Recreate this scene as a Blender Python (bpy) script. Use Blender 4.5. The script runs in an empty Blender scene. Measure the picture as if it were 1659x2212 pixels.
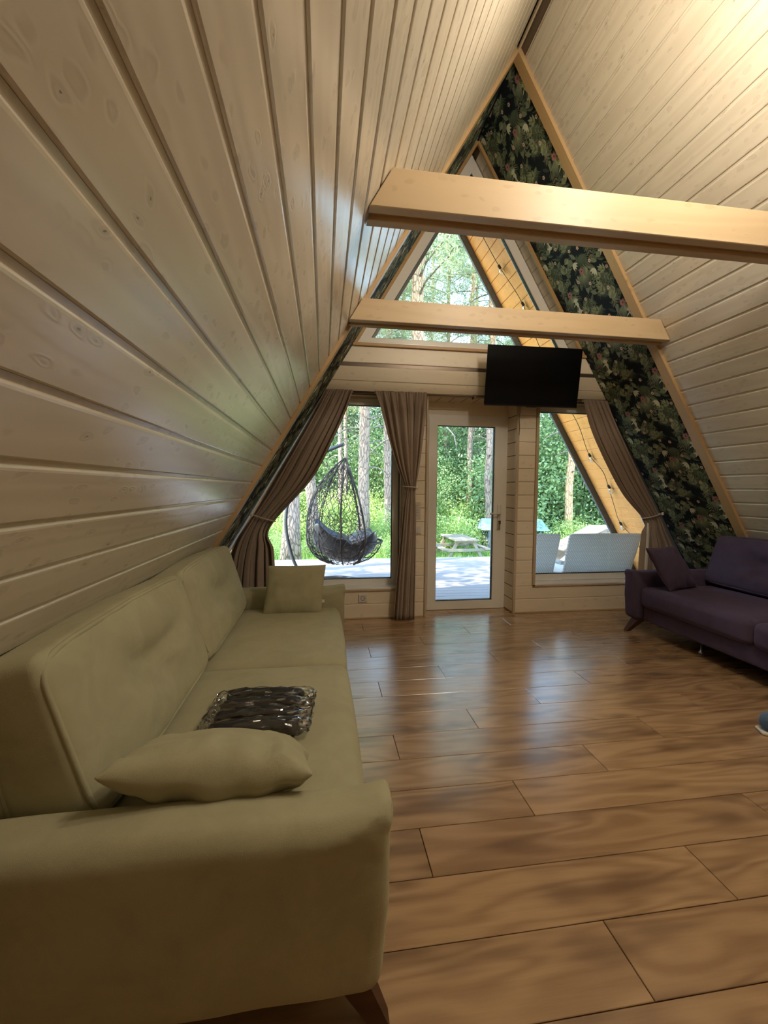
import bpy, bmesh, math, random
import numpy as np
from mathutils import Vector, Matrix, noise as mnoise
sc = bpy.context.scene
COL = sc.collection
R = math.radians

# ------------------------------------------------------------------ camera
cam_d = bpy.data.cameras.new('camera')
cam = bpy.data.objects.new('camera', cam_d); COL.objects.link(cam); sc.camera = cam
cam_d.sensor_fit = 'VERTICAL'; cam_d.sensor_height = 24.0; cam_d.lens = 913.372 * 24.0 / 2212.0
cam_d.clip_start = 0.02; cam_d.clip_end = 400
_y, _p, _r = 0.14263516, -0.05528631, 0.00810041
_f = Vector((math.sin(_y) * math.cos(_p), math.cos(_y) * math.cos(_p), math.sin(_p)))
_r0 = Vector((math.cos(_y), -math.sin(_y), 0)); _u0 = _r0.cross(_f)
_rt = math.cos(_r) * _r0 + math.sin(_r) * _u0; _up = -math.sin(_r) * _r0 + math.cos(_r) * _u0
cam.matrix_world = Matrix(((_rt.x, _up.x, -_f.x, 0), (_rt.y, _up.y, -_f.y, 0), (_rt.z, _up.z, -_f.z, 1.26), (0, 0, 0, 1)))

# ------------------------------------------------------------------ light
SUN_DIR = Vector((-0.66, -0.22, 0.72)).normalized()          # towards the sun
world = bpy.data.worlds.new('sky'); sc.world = world; world.use_nodes = True
wn = world.node_tree.nodes; wl = world.node_tree.links
bg = wn['Background']
sky = wn.new('ShaderNodeTexSky'); sky.sky_type = 'NISHITA'; sky.sun_disc = False
sky.sun_elevation = math.asin(SUN_DIR.z); sky.sun_rotation = math.atan2(SUN_DIR.x, SUN_DIR.y)
sky.air_density = 1.0; sky.dust_density = 0.3; sky.ozone_density = 1.2
wl.new(sky.outputs[0], bg.inputs[0]); bg.inputs[1].default_value = 1.6
sun_d = bpy.data.lights.new('sun', 'SUN'); sun_d.energy = 17.0; sun_d.angle = R(0.6); sun_d.color = (1.0, 0.93, 0.8)
sun = bpy.data.objects.new('sun', sun_d); COL.objects.link(sun); sun.location = (-8, 2, 12)
sun.rotation_euler = SUN_DIR.to_track_quat('Z', 'Y').to_euler()
sc.view_settings.view_transform = 'Standard'; sc.view_settings.look = 'None'
sc.view_settings.gamma = 1.0; sc.view_settings.use_curve_mapping = False
sc.view_settings.exposure = 0.50
cy = sc.cycles
cy.max_bounces = 6; cy.diffuse_bounces = 4; cy.use_adaptive_sampling = True; cy.adaptive_threshold = 0.035; cy.glossy_bounces = 3; cy.transmission_bounces = 4
cy.transparent_max_bounces = 12; cy.caustics_reflective = False; cy.caustics_refractive = False
cy.sample_clamp_indirect = 6.0; cy.use_denoising = True
LAMP_W = 24.0

# ------------------------------------------------------------------ house dimensions
XR, H, WD = 1.4447, 4.5722, 2.7277            # ridge x, ridge height, half width at the floor
Y1, Y2 = 3.177, 4.0205                        # where the papered band starts, face of the window wall
YB, YO = -2.6, 4.93                           # back wall, edge of the roof overhang
SL = math.hypot(H, WD)
def SP(side, y, s, h=0.0):
    """point on the sloping wall: side -1 left / +1 right, s metres down from the ridge, h into the room"""
    return Vector((XR + side * (WD * s - H * h) / SL, y, H - (H * s + WD * h) / SL))
def slope_x(side, z):
    return XR + side * WD * (1 - z / H)

# ------------------------------------------------------------------ node helpers
class NT:
    def __init__(s, name):
        s.m = bpy.data.materials.new(name); s.m.use_nodes = True
        s.n = s.m.node_tree.nodes; s.l = s.m.node_tree.links
        s.b = s.n['Principled BSDF']; s.out = s.n['Material Output']
    def add(s, t, **kw):
        n = s.n.new(t)
        for k, v in kw.items(): setattr(n, k, v)
        return n
    def put(s, sock, v):
        if v is None: return
        if hasattr(v, 'is_output') or isinstance(v, bpy.types.NodeSocket): s.l.new(v, sock)
        else: sock.default_value = v
    def math(s, op, a, b=None, c=None, clamp=False):
        n = s.add('ShaderNodeMath', operation=op); n.use_clamp = clamp
        s.put(n.inputs[0], a); s.put(n.inputs[1], b); s.put(n.inputs[2], c); return n.outputs[0]
    def ramp(s, v, a, b, lo=0.0, hi=1.0):
        n = s.add('ShaderNodeMapRange'); n.interpolation_type = 'SMOOTHSTEP'
        s.put(n.inputs[0], v); n.inputs[1].default_value = a; n.inputs[2].default_value = b
        n.inputs[3].default_value = lo; n.inputs[4].default_value = hi; return n.outputs[0]
    def mix(s, f, a, b, mode='MIX'):
        n = s.add('ShaderNodeMix', data_type='RGBA', blend_type=mode)
        s.put(n.inputs[0], f); s.put(n.inputs[6], a); s.put(n.inputs[7], b); return n.outputs[2]
    def xyz(s, x, y, z):
        n = s.add('ShaderNodeCombineXYZ'); s.put(n.inputs[0], x); s.put(n.inputs[1], y); s.put(n.inputs[2], z); return n.outputs[0]
    def noise(s, v, scale=1.0, detail=2.0, rough=0.5, dist=0.0, out=0):
        n = s.add('ShaderNodeTexNoise'); s.put(n.inputs['Vector'], v)
        n.inputs['Scale'].default_value = scale; n.inputs['Detail'].default_value = detail
        n.inputs['Roughness'].default_value = rough; n.inputs['Distortion'].default_value = dist
        return n.outputs[out]
    def voro(s, v, scale=1.0, feature='F1', out=0, rnd=1.0):
        n = s.add('ShaderNodeTexVoronoi', feature=feature); s.put(n.inputs['Vector'], v)
        n.inputs['Scale'].default_value = scale; n.inputs['Randomness'].default_value = rnd
        return n.outputs[out]
    def bump(s, h, strength=0.3, dist=0.01):
        n = s.add('ShaderNodeBump'); n.inputs['Strength'].default_value = strength
        n.inputs['Distance'].default_value = dist; s.put(n.inputs['Height'], h)
        s.l.new(n.outputs[0], s.b.inputs['Normal'])
    def obj(s, shift=True):
        tc = s.add('ShaderNodeTexCoord').outputs['Object']
        sep = s.add('ShaderNodeSeparateXYZ'); s.l.new(tc, sep.inputs[0])
        x, y, z = sep.outputs
        rnd = s.add('ShaderNodeObjectInfo').outputs['Random']
        if shift:
            x = s.math('MULTIPLY_ADD', rnd, 53.0, x); y = s.math('MULTIPLY_ADD', rnd, 31.7, y)
        return x, y, z, rnd
def c4(c): return (c[0], c[1], c[2], 1.0)
def srgb(r, g, b):
    f = lambda v: (v / 255 / 12.92) if v / 255 <= 0.04045 else ((v / 255 + 0.055) / 1.055) ** 2.4
    return (f(r), f(g), f(b))

def plain(name, col, rough=0.5, metal=0.0, spec=0.5, emit=None, es=0.0, coat=0.0):
    t = NT(name); b = t.b
    x, y, z, rnd = t.obj()
    n = t.noise(t.xyz(x, y, z), 9.0, 3.0)
    b.inputs['Base Color'].default_value = c4(col)
    c = t.mix(t.math('MULTIPLY', n, 0.16), c4(col), c4([v * 0.55 for v in col])); t.l.new(c, b.inputs['Base Color'])
    b.inputs['Roughness'].default_value = rough; b.inputs['Metallic'].default_value = metal
    b.inputs['Specular IOR Level'].default_value = spec; b.inputs['Coat Weight'].default_value = coat
    if emit: b.inputs['Emission Color'].default_value = c4(emit); b.inputs['Emission Strength'].default_value = es
    return t.m

def wood(name, light, base, dark, rings=7.0, ring_amt=0.5, rough=0.35, kn=0.45, bump=0.25, streak=0.0, var=0.12, sx=1.0, coat=0.0, ringf=0.5, finea=0.2, spec=0.5):
    t = NT(name); x, y, z, rnd = t.obj()
    yz = t.math('ADD', y, t.math('MULTIPLY', z, 0.7))
    kv = t.xyz(t.math('MULTIPLY', x, 3.1), t.math('MULTIPLY', yz, 6.2), 0.0)
    wv = t.noise(t.xyz(t.math('MULTIPLY', x, 9.0), t.math('MULTIPLY', yz, 22.0), 3.0), 1.0, 2.0, out=1)
    wm = t.add('ShaderNodeVectorMath', operation='MULTIPLY_ADD'); t.l.new(wv, wm.inputs[0]); wm.inputs[1].default_value = (.26, .20, 0); t.l.new(kv, wm.inputs[2])
    vn = t.add('ShaderNodeTexVoronoi'); t.l.new(wm.outputs[0], vn.inputs['Vector'])
    dist, vcol = vn.outputs[0], vn.outputs[1]
    sepc = t.add('ShaderNodeSeparateColor'); t.l.new(vcol, sepc.inputs[0])
    sel = t.math('GREATER_THAN', sepc.outputs[0], 1.0 - kn)
    near = t.math('MULTIPLY', t.ramp(dist, 0.5, 0.0), sel)
    size = t.math('MULTIPLY_ADD', sepc.outputs[1], 0.05, 0.035)
    spot = t.math('MULTIPLY', t.math('SUBTRACT', 1.0, t.math('DIVIDE', dist, size), clamp=True), sel)
    spot = t.ramp(spot, 0.0, 0.5)
    g = t.noise(t.xyz(t.math('MULTIPLY', x, ringf * sx), t.math('MULTIPLY', yz, 6.0), 0.0), 1.0, 2.0, 0.45, 0.25)
    g = t.math('MULTIPLY_ADD', near, 0.20, g)
    ring = t.math('SINE', t.math('MULTIPLY', g, rings * 6.283))
    ring = t.math('MULTIPLY_ADD', ring, 0.5, 0.5)
    fine = t.noise(t.xyz(t.math('MULTIPLY', x, 6.0 * sx), t.math('MULTIPLY', yz, 150.0), 0.0), 1.0, 3.0, 0.6)
    broad = t.noise(t.xyz(t.math('MULTIPLY', x, 1.3 * sx), t.math('MULTIPLY', yz, 9.0), 0.0), 1.0, 2.0, 0.6)
    f = t.math('ADD', t.math('MULTIPLY', ring, ring_amt), t.math('MULTIPLY', fine, finea))
    f = t.math('ADD', f, t.math('MULTIPLY_ADD', rnd, var * 2, -var), clamp=True)
    c = t.mix(f, c4(light), c4(base))
    if streak > 0:
        c = t.mix(t.math('MULTIPLY', t.ramp(broad, 0.45, 0.75), streak), c, c4(dark))
    c = t.mix(t.math('MULTIPLY', near, 0.28), c, c4([0.5 * (a + b) for a, b in zip(base, dark)]))
    c = t.mix(t.math('MULTIPLY', spot, 0.75), c, c4(dark))
    t.l.new(c, t.b.inputs['Base Color'])
    t.l.new(t.math('MULTIPLY_ADD', fine, 0.12, rough - 0.06), t.b.inputs['Roughness'])
    t.b.inputs['Coat Weight'].default_value = coat; t.b.inputs['Coat Roughness'].default_value = 0.22; t.b.inputs['Coat IOR'].default_value = 1.75; t.b.inputs['Specular IOR Level'].default_value = spec
    t.bump(t.math('ADD', t.math('MULTIPLY', ring, 0.6), t.math('MULTIPLY', fine, finea)), bump, 0.002)
    return t.m

def fabric(name, col, rough=0.85, mott=0.25, sheen=0.4, weave=600.0, tint=None, bumpd=0.0012):
    t = NT(name); x, y, z, rnd = t.obj(False); v = t.xyz(x, y, z)
    n = t.noise(v, 7.0, 4.0, 0.6, 0.6); w = t.noise(v, weave, 1.0)
    d = [a * 0.6 for a in col]
    c = t.mix(t.math('MULTIPLY', t.ramp(n, 0.3, 0.75), mott * 2), c4(col), c4(d))
    t.l.new(c, t.b.inputs['Base Color']); t.b.inputs['Roughness'].default_value = rough
    t.b.inputs['Sheen Weight'].default_value = sheen; t.b.inputs['Sheen Roughness'].default_value = 0.45
    t.b.inputs['Sheen Tint'].default_value = c4(tint or [min(1, a * 1.8 + .1) for a in col])
    t.b.inputs['Specular IOR Level'].default_value = 0.2
    t.bump(t.math('ADD', w, t.math('MULTIPLY', t.noise(v, 28.0, 2.0), 2.0)), 0.35, bumpd)
    return t.m

def glass_mat(name='clear_glass', tint=(0.97, 0.99, 0.98), boost=1.0):
    t = NT(name); t.n.remove(t.b)
    tr = t.add('ShaderNodeBsdfTransparent'); tr.inputs[0].default_value = c4(tint)
    gl = t.add('ShaderNodeBsdfGlossy'); gl.inputs['Roughness'].default_value = 0.0
    fr = t.add('ShaderNodeFresnel'); fr.inputs[0].default_value = 1.45
    mx = t.add('ShaderNodeMixShader'); t.l.new(t.math('MULTIPLY', fr.outputs[0], boost, clamp=True), mx.inputs[0])
    t.l.new(tr.outputs[0], mx.inputs[1]); t.l.new(gl.outputs[0], mx.inputs[2]); t.l.new(mx.outputs[0], t.out.inputs[0])
    return t.m

def leaf_mat(name, a, b, trans=0.45, rough=0.5):
    t = NT(name); t.n.remove(t.b)
    isl = t.add('ShaderNodeNewGeometry').outputs['Random Per Island']
    rnd = t.add('ShaderNodeObjectInfo').outputs['Random']
    f = t.math('ADD', t.math('MULTIPLY', isl, 0.75), t.math('MULTIPLY', rnd, 0.25))
    c = t.mix(f, c4(a), c4(b))
    df = t.add('ShaderNodeBsdfDiffuse'); tl = t.add('ShaderNodeBsdfTranslucent'); gl = t.add('ShaderNodeBsdfGlossy')
    gl.inputs['Roughness'].default_value = 0.45
    t.l.new(c, df.inputs[0]); t.l.new(c, tl.inputs[0])
    m1 = t.add('ShaderNodeMixShader'); m1.inputs[0].default_value = trans
    t.l.new(df.outputs[0], m1.inputs[1]); t.l.new(tl.outputs[0], m1.inputs[2])
    m2 = t.add('ShaderNodeMixShader'); m2.inputs[0].default_value = 0.06
    t.l.new(m1.outputs[0], m2.inputs[1]); t.l.new(gl.outputs[0], m2.inputs[2]); t.l.new(m2.outputs[0], t.out.inputs[0])
    return t.m

def bark_mat(name, low, high, crack, split=3.0):
    t = NT(name); x, y, z, rnd = t.obj()
    tz = t.add('ShaderNodeTexCoord').outputs['Object']; sp = t.add('ShaderNodeSeparateXYZ'); t.l.new(tz, sp.inputs[0])
    wob = t.noise(t.xyz(x, y, z), 3.0, 3.0)
    v = t.xyz(t.math('MULTIPLY', x, 17.0), t.math('MULTIPLY', y, 17.0), t.math('MULTIPLY_ADD', wob, 1.2, t.math('MULTIPLY', z, 5.0)))
    d = t.voro(v, 1.0, 'DISTANCE_TO_EDGE'); n = t.noise(v, 2.0, 4.0, 0.65)
    f = t.ramp(t.math('ADD', sp.outputs[2], t.math('MULTIPLY', wob, 2.0)), split, split + 3.0)
    c = t.mix(f, c4(low), c4(high))
    c = t.mix(t.math('MULTIPLY', t.ramp(n, 0.4, 0.8), 0.5), c, c4([min(1, a * 1.7) for a in low]))
    c = t.mix(t.math('MULTIPLY', t.ramp(d, 0.13, 0.0), 0.8), c, c4(crack))
    t.l.new(c, t.b.inputs['Base Color']); t.b.inputs['Roughness'].default_value = 0.9
    t.bump(t.math('ADD', t.ramp(d, 0.0, 0.2), n), 0.8, 0.02)
    return t.m

M = {}
M['wall'] = wood('whitewashed_pine', (0.65, 0.59, 0.475), (0.50, 0.435, 0.335), (0.15, 0.11, 0.075), rings=7.0, ring_amt=0.34, rough=0.23, spec=0.8, kn=0.5, bump=0.14, finea=0.10, var=0.05)
M['front'] = wood('front_wall_pine', (0.82, 0.72, 0.56), (0.70, 0.59, 0.43), (0.17, 0.105, 0.055), rings=5.0, ring_amt=0.22, rough=0.4, kn=0.25, bump=0.15, var=0.05)
M['beam'] = wood('planed_pine', (0.62, 0.47, 0.29), (0.52, 0.375, 0.21), (0.24, 0.12, 0.045), rings=5.0, ring_amt=0.35, rough=0.42, kn=0.3, bump=0.12, var=0.02, sx=0.8)
M['trim'] = wood('oiled_pine_trim', (0.50, 0.31, 0.13), (0.40, 0.225, 0.085), (0.13, 0.06, 0.02), rings=4.0, ring_amt=0.4, rough=0.4, kn=0.1, var=0.04)
M['arch'] = wood('golden_pine_trim', (0.56, 0.38, 0.19), (0.46, 0.29, 0.13), (0.15, 0.07, 0.03), rings=4.0, ring_amt=0.3, rough=0.4, kn=0.1, var=0.04)
M['paletrim'] = wood('pale_pine_trim', (0.55, 0.43, 0.28), (0.44, 0.32, 0.18), (0.16, 0.09, 0.04), rings=4.0, ring_amt=0.3, rough=0.4, kn=0.1, var=0.04)
M['soffit'] = wood('honey_pine', (0.95, 0.46, 0.13), (0.88, 0.38, 0.085), (0.30, 0.12, 0.03), rings=5.0, ring_amt=0.4, rough=0.5, kn=0.6, var=0.05)
M['floor'] = wood('oak_laminate', (0.50, 0.315, 0.16), (0.32, 0.185, 0.088), (0.13, 0.064, 0.029), rings=9.0, ring_amt=0.6, finea=0.5, rough=0.24, coat=0.9, kn=0.0, bump=0.12, streak=0.75, var=0.2, sx=1.3, ringf=0.8)
M['deck'] = wood('weathered_deck', (0.30, 0.275, 0.265), (0.22, 0.20, 0.195), (0.16, 0.14, 0.13), rings=7.0, ring_amt=0.3, rough=0.6, kn=0.1, var=0.08, bump=0.4)
M['oldwood'] = wood('weathered_timber', (0.30, 0.25, 0.19), (0.20, 0.155, 0.11), (0.08, 0.06, 0.04), rings=6.0, ring_amt=0.4, rough=0.7, kn=0.2, var=0.08)
M['darkleg'] = wood('walnut_leg', (0.10, 0.045, 0.022), (0.06, 0.026, 0.013), (0.02, 0.01, 0.006), rings=5.0, rough=0.5, kn=0.0, spec=0.2)
M['backing'] = plain('groove_shadow_board', (0.16, 0.11, 0.065), 0.8)
M['pvc'] = plain('cream_pvc', (0.82, 0.79, 0.72), 0.3)
M['sill'] = plain('white_sill', (0.85, 0.84, 0.82), 0.25)
M['gasket'] = plain('black_gasket', (0.012, 0.013, 0.016), 0.5)
M['roof'] = plain('roof_sheet', (0.06, 0.06, 0.065), 0.6)
M['fascia'] = plain('slate_grey_fascia', (0.10, 0.115, 0.13), 0.5)
M['green'] = fabric('khaki_velour', (0.41, 0.385, 0.245), mott=0.16, sheen=0.22)
M['purple'] = fabric('plum_velour', (0.085, 0.062, 0.104), mott=0.25, sheen=0.4, tint=(0.26, 0.2, 0.33))
M['curtain'] = fabric('taupe_curtain', (0.33, 0.255, 0.195), mott=0.1, sheen=0.1, weave=900)
M['lining'] = fabric('pale_lining', (0.7, 0.66, 0.58), mott=0.1, sheen=0.1)
M['rope'] = fabric('cream_rope', (0.60, 0.52, 0.42), weave=1200)
M['glass'] = glass_mat()
M['tv_screen'] = plain('tv_screen', (0.002, 0.002, 0.0025), 0.35, spec=0.15)
M['tv_body'] = plain('tv_body', (0.008, 0.008, 0.008), 0.4, spec=0.3)
M['metal'] = plain('brushed_metal', (0.62, 0.6, 0.56), 0.3, 1.0)
M['rod'] = plain('bronze_rod', (0.16, 0.12, 0.09), 0.35, 0.6)
M['black'] = plain('matt_black', (0.012, 0.012, 0.012), 0.55)
M['blackmetal'] = plain('charcoal_metal', (0.045, 0.048, 0.052), 0.4, 0.3)
M['net'] = plain('dark_rattan', (0.02, 0.016, 0.014), 0.6, spec=0.25)
M['white'] = plain('white_plastic', (0.70, 0.66, 0.58), 0.25)
M['card'] = plain('cream_card', (0.62, 0.55, 0.44), 0.5)
M['ink'] = plain('grey_ink', (0.18, 0.16, 0.13), 0.6)
M['paper'] = plain('navy_wallpaper', (0.014, 0.020, 0.026), 0.8, spec=0.2)
def flat(n, c): return plain(n, [min(.8, a * 1.45) for a in c], 0.8, spec=0.2)
WP = [flat('print_deep_green', (0.036, 0.050, 0.038)), flat('print_moss', (0.085, 0.108, 0.068)), flat('print_sage', (0.165, 0.185, 0.125)),
      flat('print_light_sage', (0.25, 0.28, 0.16)), flat('print_ivory', (0.58, 0.56, 0.42)), flat('print_pink', (0.34, 0.15, 0.15)),
      flat('print_blush', (0.6, 0.38, 0.30)), flat('print_umber', (0.085, 0.062, 0.046)), flat('print_taupe', (0.17, 0.14, 0.10))]
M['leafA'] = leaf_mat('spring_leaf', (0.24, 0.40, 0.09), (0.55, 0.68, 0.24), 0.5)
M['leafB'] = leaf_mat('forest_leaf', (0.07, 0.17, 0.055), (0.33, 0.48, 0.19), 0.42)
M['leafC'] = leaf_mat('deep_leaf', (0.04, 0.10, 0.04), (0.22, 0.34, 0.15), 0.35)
M['needle'] = leaf_mat('pine_needle', (0.22, 0.33, 0.16), (0.50, 0.56, 0.32), 0.4)
M['grass'] = leaf_mat('grass_blade', (0.20, 0.42, 0.06), (0.44, 0.66, 0.14), 0.5)
M['bark'] = bark_mat('pine_bark', (0.30, 0.225, 0.18), (0.52, 0.33, 0.19), (0.07, 0.05, 0.04), 4.5)
M['barkR'] = bark_mat('orange_pine_bark', (0.72, 0.44, 0.24), (0.75, 0.42, 0.2), (0.20, 0.10, 0.05), 5.0)
M['barkD'] = bark_mat('grey_bark', (0.22, 0.20, 0.17), (0.28, 0.25, 0.2), (0.06, 0.05, 0.04), 6.0)
M['tarp'] = plain('blue_grey_tarp', (0.20, 0.30, 0.40), 0.5)
M['padding'] = plain('black_padded_vinyl', (0.022, 0.021, 0.024), 0.3, spec=0.6)
M['fence'] = wood('bluish_fence_wood', (0.30, 0.36, 0.42), (0.22, 0.27, 0.33), (0.1, 0.12, 0.15), rough=0.7)
def ground_mat():
    t = NT('forest_floor'); x, y, z, r_ = t.obj(False); v = t.xyz(x, y, z)
    n = t.noise(v, 2.5, 5.0, 0.6)
    c = t.mix(t.ramp(n, 0.35, 0.65), c4((0.16, 0.24, 0.06)), c4((0.20, 0.16, 0.10)))
    t.l.new(c, t.b.inputs['Base Color']); t.b.inputs['Roughness'].default_value = 0.95; t.bump(n, 0.6, 0.1)
    return t.m
M['ground'] = ground_mat()
def wicker_mat():
    t = NT('grey_wicker'); x, y, z, r_ = t.obj(False)
    u = t.math('MULTIPLY', t.math('ADD', x, t.math('MULTIPLY', y, 0.3)), 34.0)
    w = t.math('MULTIPLY', z, 58.0)
    row = t.math('FLOOR', w); fw = t.math('FRACT', w)
    ph = t.math('MULTIPLY', t.math('MODULO', row, 2.0), 0.5)
    h = t.math('SINE', t.math('MULTIPLY', t.math('ADD', u, ph), 6.283))
    edge = t.math('SINE', t.math('MULTIPLY', fw, 3.1416))
    hh = t.math('MULTIPLY', t.math('MULTIPLY_ADD', h, 0.5, 0.5), edge)
    c = t.mix(hh, c4((0.62, 0.60, 0.57)), c4((0.97, 0.95, 0.90)))
    t.l.new(c, t.b.inputs['Base Color']); t.b.inputs['Roughness'].default_value = 0.5; t.bump(hh, 0.9, 0.006)
    tl = t.add('ShaderNodeBsdfTranslucent'); t.l.new(c, tl.inputs[0]); mx = t.add('ShaderNodeMixShader'); mx.inputs[0].default_value = 0.55
    t.l.new(t.b.outputs[0], mx.inputs[1]); t.l.new(tl.outputs[0], mx.inputs[2]); t.l.new(mx.outputs[0], t.out.inputs[0])
    return t.m
M['wicker'] = wicker_mat()
def film_mat():
    t = NT('crinkled_film'); t.n.remove(t.b)
    x, y, z, r_ = t.obj(False); v = t.xyz(x, y, z)
    h = t.voro(v, 42.0); h2 = t.noise(v, 30.0, 3.0)
    bn = t.add('ShaderNodeBump'); bn.inputs['Strength'].default_value = 1.0; bn.inputs['Distance'].default_value = 0.02
    t.l.new(t.math('ADD', h, h2), bn.inputs['Height'])
    tr = t.add('ShaderNodeBsdfTransparent'); gl = t.add('ShaderNodeBsdfGlossy'); gl.inputs['Roughness'].default_value = 0.07
    fr = t.add('ShaderNodeFresnel'); fr.inputs[0].default_value = 1.5
    mx = t.add('ShaderNodeMixShader'); t.l.new(t.math('MULTIPLY_ADD', fr.outputs[0], 2.2, 0.04, clamp=True), mx.inputs[0])
    t.l.new(tr.outputs[0], mx.inputs[1]); t.l.new(gl.outputs[0], mx.inputs[2]); t.l.new(mx.outputs[0], t.out.inputs[0])
    return t.m
M['film'] = film_mat()

# ------------------------------------------------------------------ object helpers
def mesh(name, V, F, mats=None, smooth=False, mi=None):
    me = bpy.data.meshes.new(name)
    me.from_pydata([tuple(v) for v in V], [], [tuple(f) for f in F])
    for m in (mats if isinstance(mats, (list, tuple)) else [mats]):
        if m: me.materials.append(m)
    if mi is not None: me.polygons.foreach_set('material_index', mi)
    if smooth: me.polygons.foreach_set('use_smooth', [True] * len(me.polygons))
    me.update(); return me
def ob(name, me, parent=None, mat=None):
    o = bpy.data.objects.new(name, me); COL.objects.link(o)
    if parent: o.parent = parent
    if mat is not None: o.matrix_local = mat
    return o
def tag(o, label, cat=None, group=None, kind=None):
    o['label'] = label
    if cat: o['category'] = cat
    if group: o['group'] = group
    if kind: o['kind'] = kind
    return o
def thing(name, label, cat, loc=(0, 0, 0), rz=0.0, group=None, kind=None):
    o = bpy.data.objects.new(name, None); COL.objects.link(o); o.empty_display_size = 0.1
    o.location = loc; o.rotation_euler = (0, 0, rz)
    return tag(o, label, cat, group, kind)
def copy_tree(o, parent=None):
    c = o.copy(); COL.objects.link(c); c.parent = parent
    for ch in list(o.children):
        d = copy_tree(ch, c); d.matrix_parent_inverse = ch.matrix_parent_inverse.copy()
    return c
def FR(o, ax, ay, az):
    ax, ay, az, o = map(Vector, (ax, ay, az, o))
    return Matrix(((ax.x, ay.x, az.x, o.x), (ax.y, ay.y, az.y, o.y), (ax.z, ay.z, az.z, o.z), (0, 0, 0, 1)))
def T(x, y, z): return Matrix.Translation((x, y, z))
_pc = {}
def prism(poly, t, c, mat, name='board'):
    """flat board from a convex 2D outline; face at z=0, chamfer c, thickness t"""
    key = (tuple((round(a, 4), round(b, 4)) for a, b in poly), round(t, 4), round(c, 4), mat.name)
    if key in _pc: return _pc[key]
    n = len(poly); P = [Vector(p) for p in poly]
    area = sum(P[i].x * P[(i + 1) % n].y - P[(i + 1) % n].x * P[i].y for i in range(n))
    if area < 0: P.reverse()
    I = []
    for i in range(n):
        a, b, d = P[i - 1], P[i], P[(i + 1) % n]
        e1 = (b - a).normalized(); e2 = (d - b).normalized()
        n1 = Vector((-e1.y, e1.x)); n2 = Vector((-e2.y, e2.x))
        k = (n1 + n2); k = k / max(0.2, 1 + n1.dot(n2)); I.append(b + k * c)
    V = [(p.x, p.y, -t) for p in P] + [(p.x, p.y, -c) for p in P] + [(p.x, p.y, 0) for p in I]
    F = [tuple(range(n - 1, -1, -1)), tuple(range(2 * n, 3 * n))]
    for i in range(n):
        j = (i + 1) % n
        F.append((i, j, n + j, n + i)); F.append((n + i, n + j, 2 * n + j, 2 * n + i))
    me = mesh(name, V, F, mat); _pc[key] = me; return me
def rect(L, W): return [(0, 0), (L, 0), (L, W), (0, W)]
def slab(name, L, W, t, fr, mat, parent, c=0.002):
    return ob(name, prism(rect(L, W), t, c, M[mat] if isinstance(mat, str) else mat, name), parent, fr)
class MB:
    """collects several shapes into one mesh"""
    def __init__(s): s.V = []; s.F = []; s.mi = []
    def add(s, V, F, k=0, mat=None):
        b = len(s.V)
        s.V += [tuple((mat @ Vector(v)) if mat else v) for v in V]
        s.F += [tuple(b + i for i in f) for f in F]; s.mi += [k] * len(F); return s
    def box(s, x0, x1, y0, y1, z0, z1, k=0, mat=None):
        V = [(x, y, z) for z in (z0, z1) for y in (y0, y1) for x in (x0, x1)]
        F = [(0, 2, 3, 1), (4, 5, 7, 6), (0, 1, 5, 4), (2, 6, 7, 3), (0, 4, 6, 2), (1, 3, 7, 5)]
        return s.add(V, F, k, mat)
    def hexa(s, P, k=0):                     # 8 points: bottom ring then top ring
        return s.add(P, [(3, 2, 1, 0), (4, 5, 6, 7), (0, 1, 5, 4), (1, 2, 6, 5), (2, 3, 7, 6), (3, 0, 4, 7)], k)
    def tube(s, pts, r, n=8, closed=False, k=0, caps=True, flat=1.0):
        P = [Vector(p) for p in pts]; m = len(P)
        rr = r if isinstance(r, (list, tuple)) else [r] * m
        t0 = (P[1] - P[0]).normalized(); up = Vector((0, 0, 1)) if abs(t0.z) < 0.9 else Vector((0, 1, 0))
        a = t0.cross(up).normalized(); V = []
        for i in range(m):
            if closed: t = (P[(i + 1) % m] - P[i - 1]).normalized()
            else: t = (P[min(i + 1, m - 1)] - P[max(i - 1, 0)]).normalized()
            a = (a - t * a.dot(t)).normalized(); b = t.cross(a)
            for j in range(n):
                w = 2 * math.pi * j / n
                V.append(P[i] + a * math.cos(w) * rr[i] + b * math.sin(w) * rr[i] * flat)
        F = []
        for i in range(m if closed else m - 1):
            for j in range(n):
                F.append((i * n + j, i * n + (j + 1) % n, ((i + 1) % m) * n + (j + 1) % n, ((i + 1) % m) * n + j))
        if caps and not closed:
            F.append(tuple(range(n - 1, -1, -1))); F.append(tuple(range((m - 1) * n, m * n)))
        return s.add(V, F, k)
    def lathe(s, prof, n=20, k=0, mat=None):
        V = []; F = []
        for r_, z in prof:
            for j in range(n): V.append((r_ * math.cos(2 * math.pi * j / n), r_ * math.sin(2 * math.pi * j / n), z))
        for i in range(len(prof) - 1):
            for j in range(n): F.append((i * n + j, i * n + (j + 1) % n, (i + 1) * n + (j + 1) % n, (i + 1) * n + j))
        F.append(tuple(range(n - 1, -1, -1))); F.append(tuple(range((len(prof) - 1) * n, len(prof) * n)))
        return s.add(V, F, k, mat)
    def build(s, name, mats, parent=None, smooth=False, fr=None):
        return ob(name, mesh(name, s.V, s.F, mats, smooth, s.mi), parent, fr)
def beam_between(p, q, w, t, up=(0, 0, 1)):
    """frame + length for a rectangular bar from p to q (width w across, thickness t)"""
    p, q = Vector(p), Vector(q); ax = (q - p).normalized(); u = Vector(up)
    az = (u - ax * u.dot(ax)).normalized(); ay = az.cross(ax)
    return FR(p - ay * w / 2 + az * t / 2, ax, ay, az), (q - p).length
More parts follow.
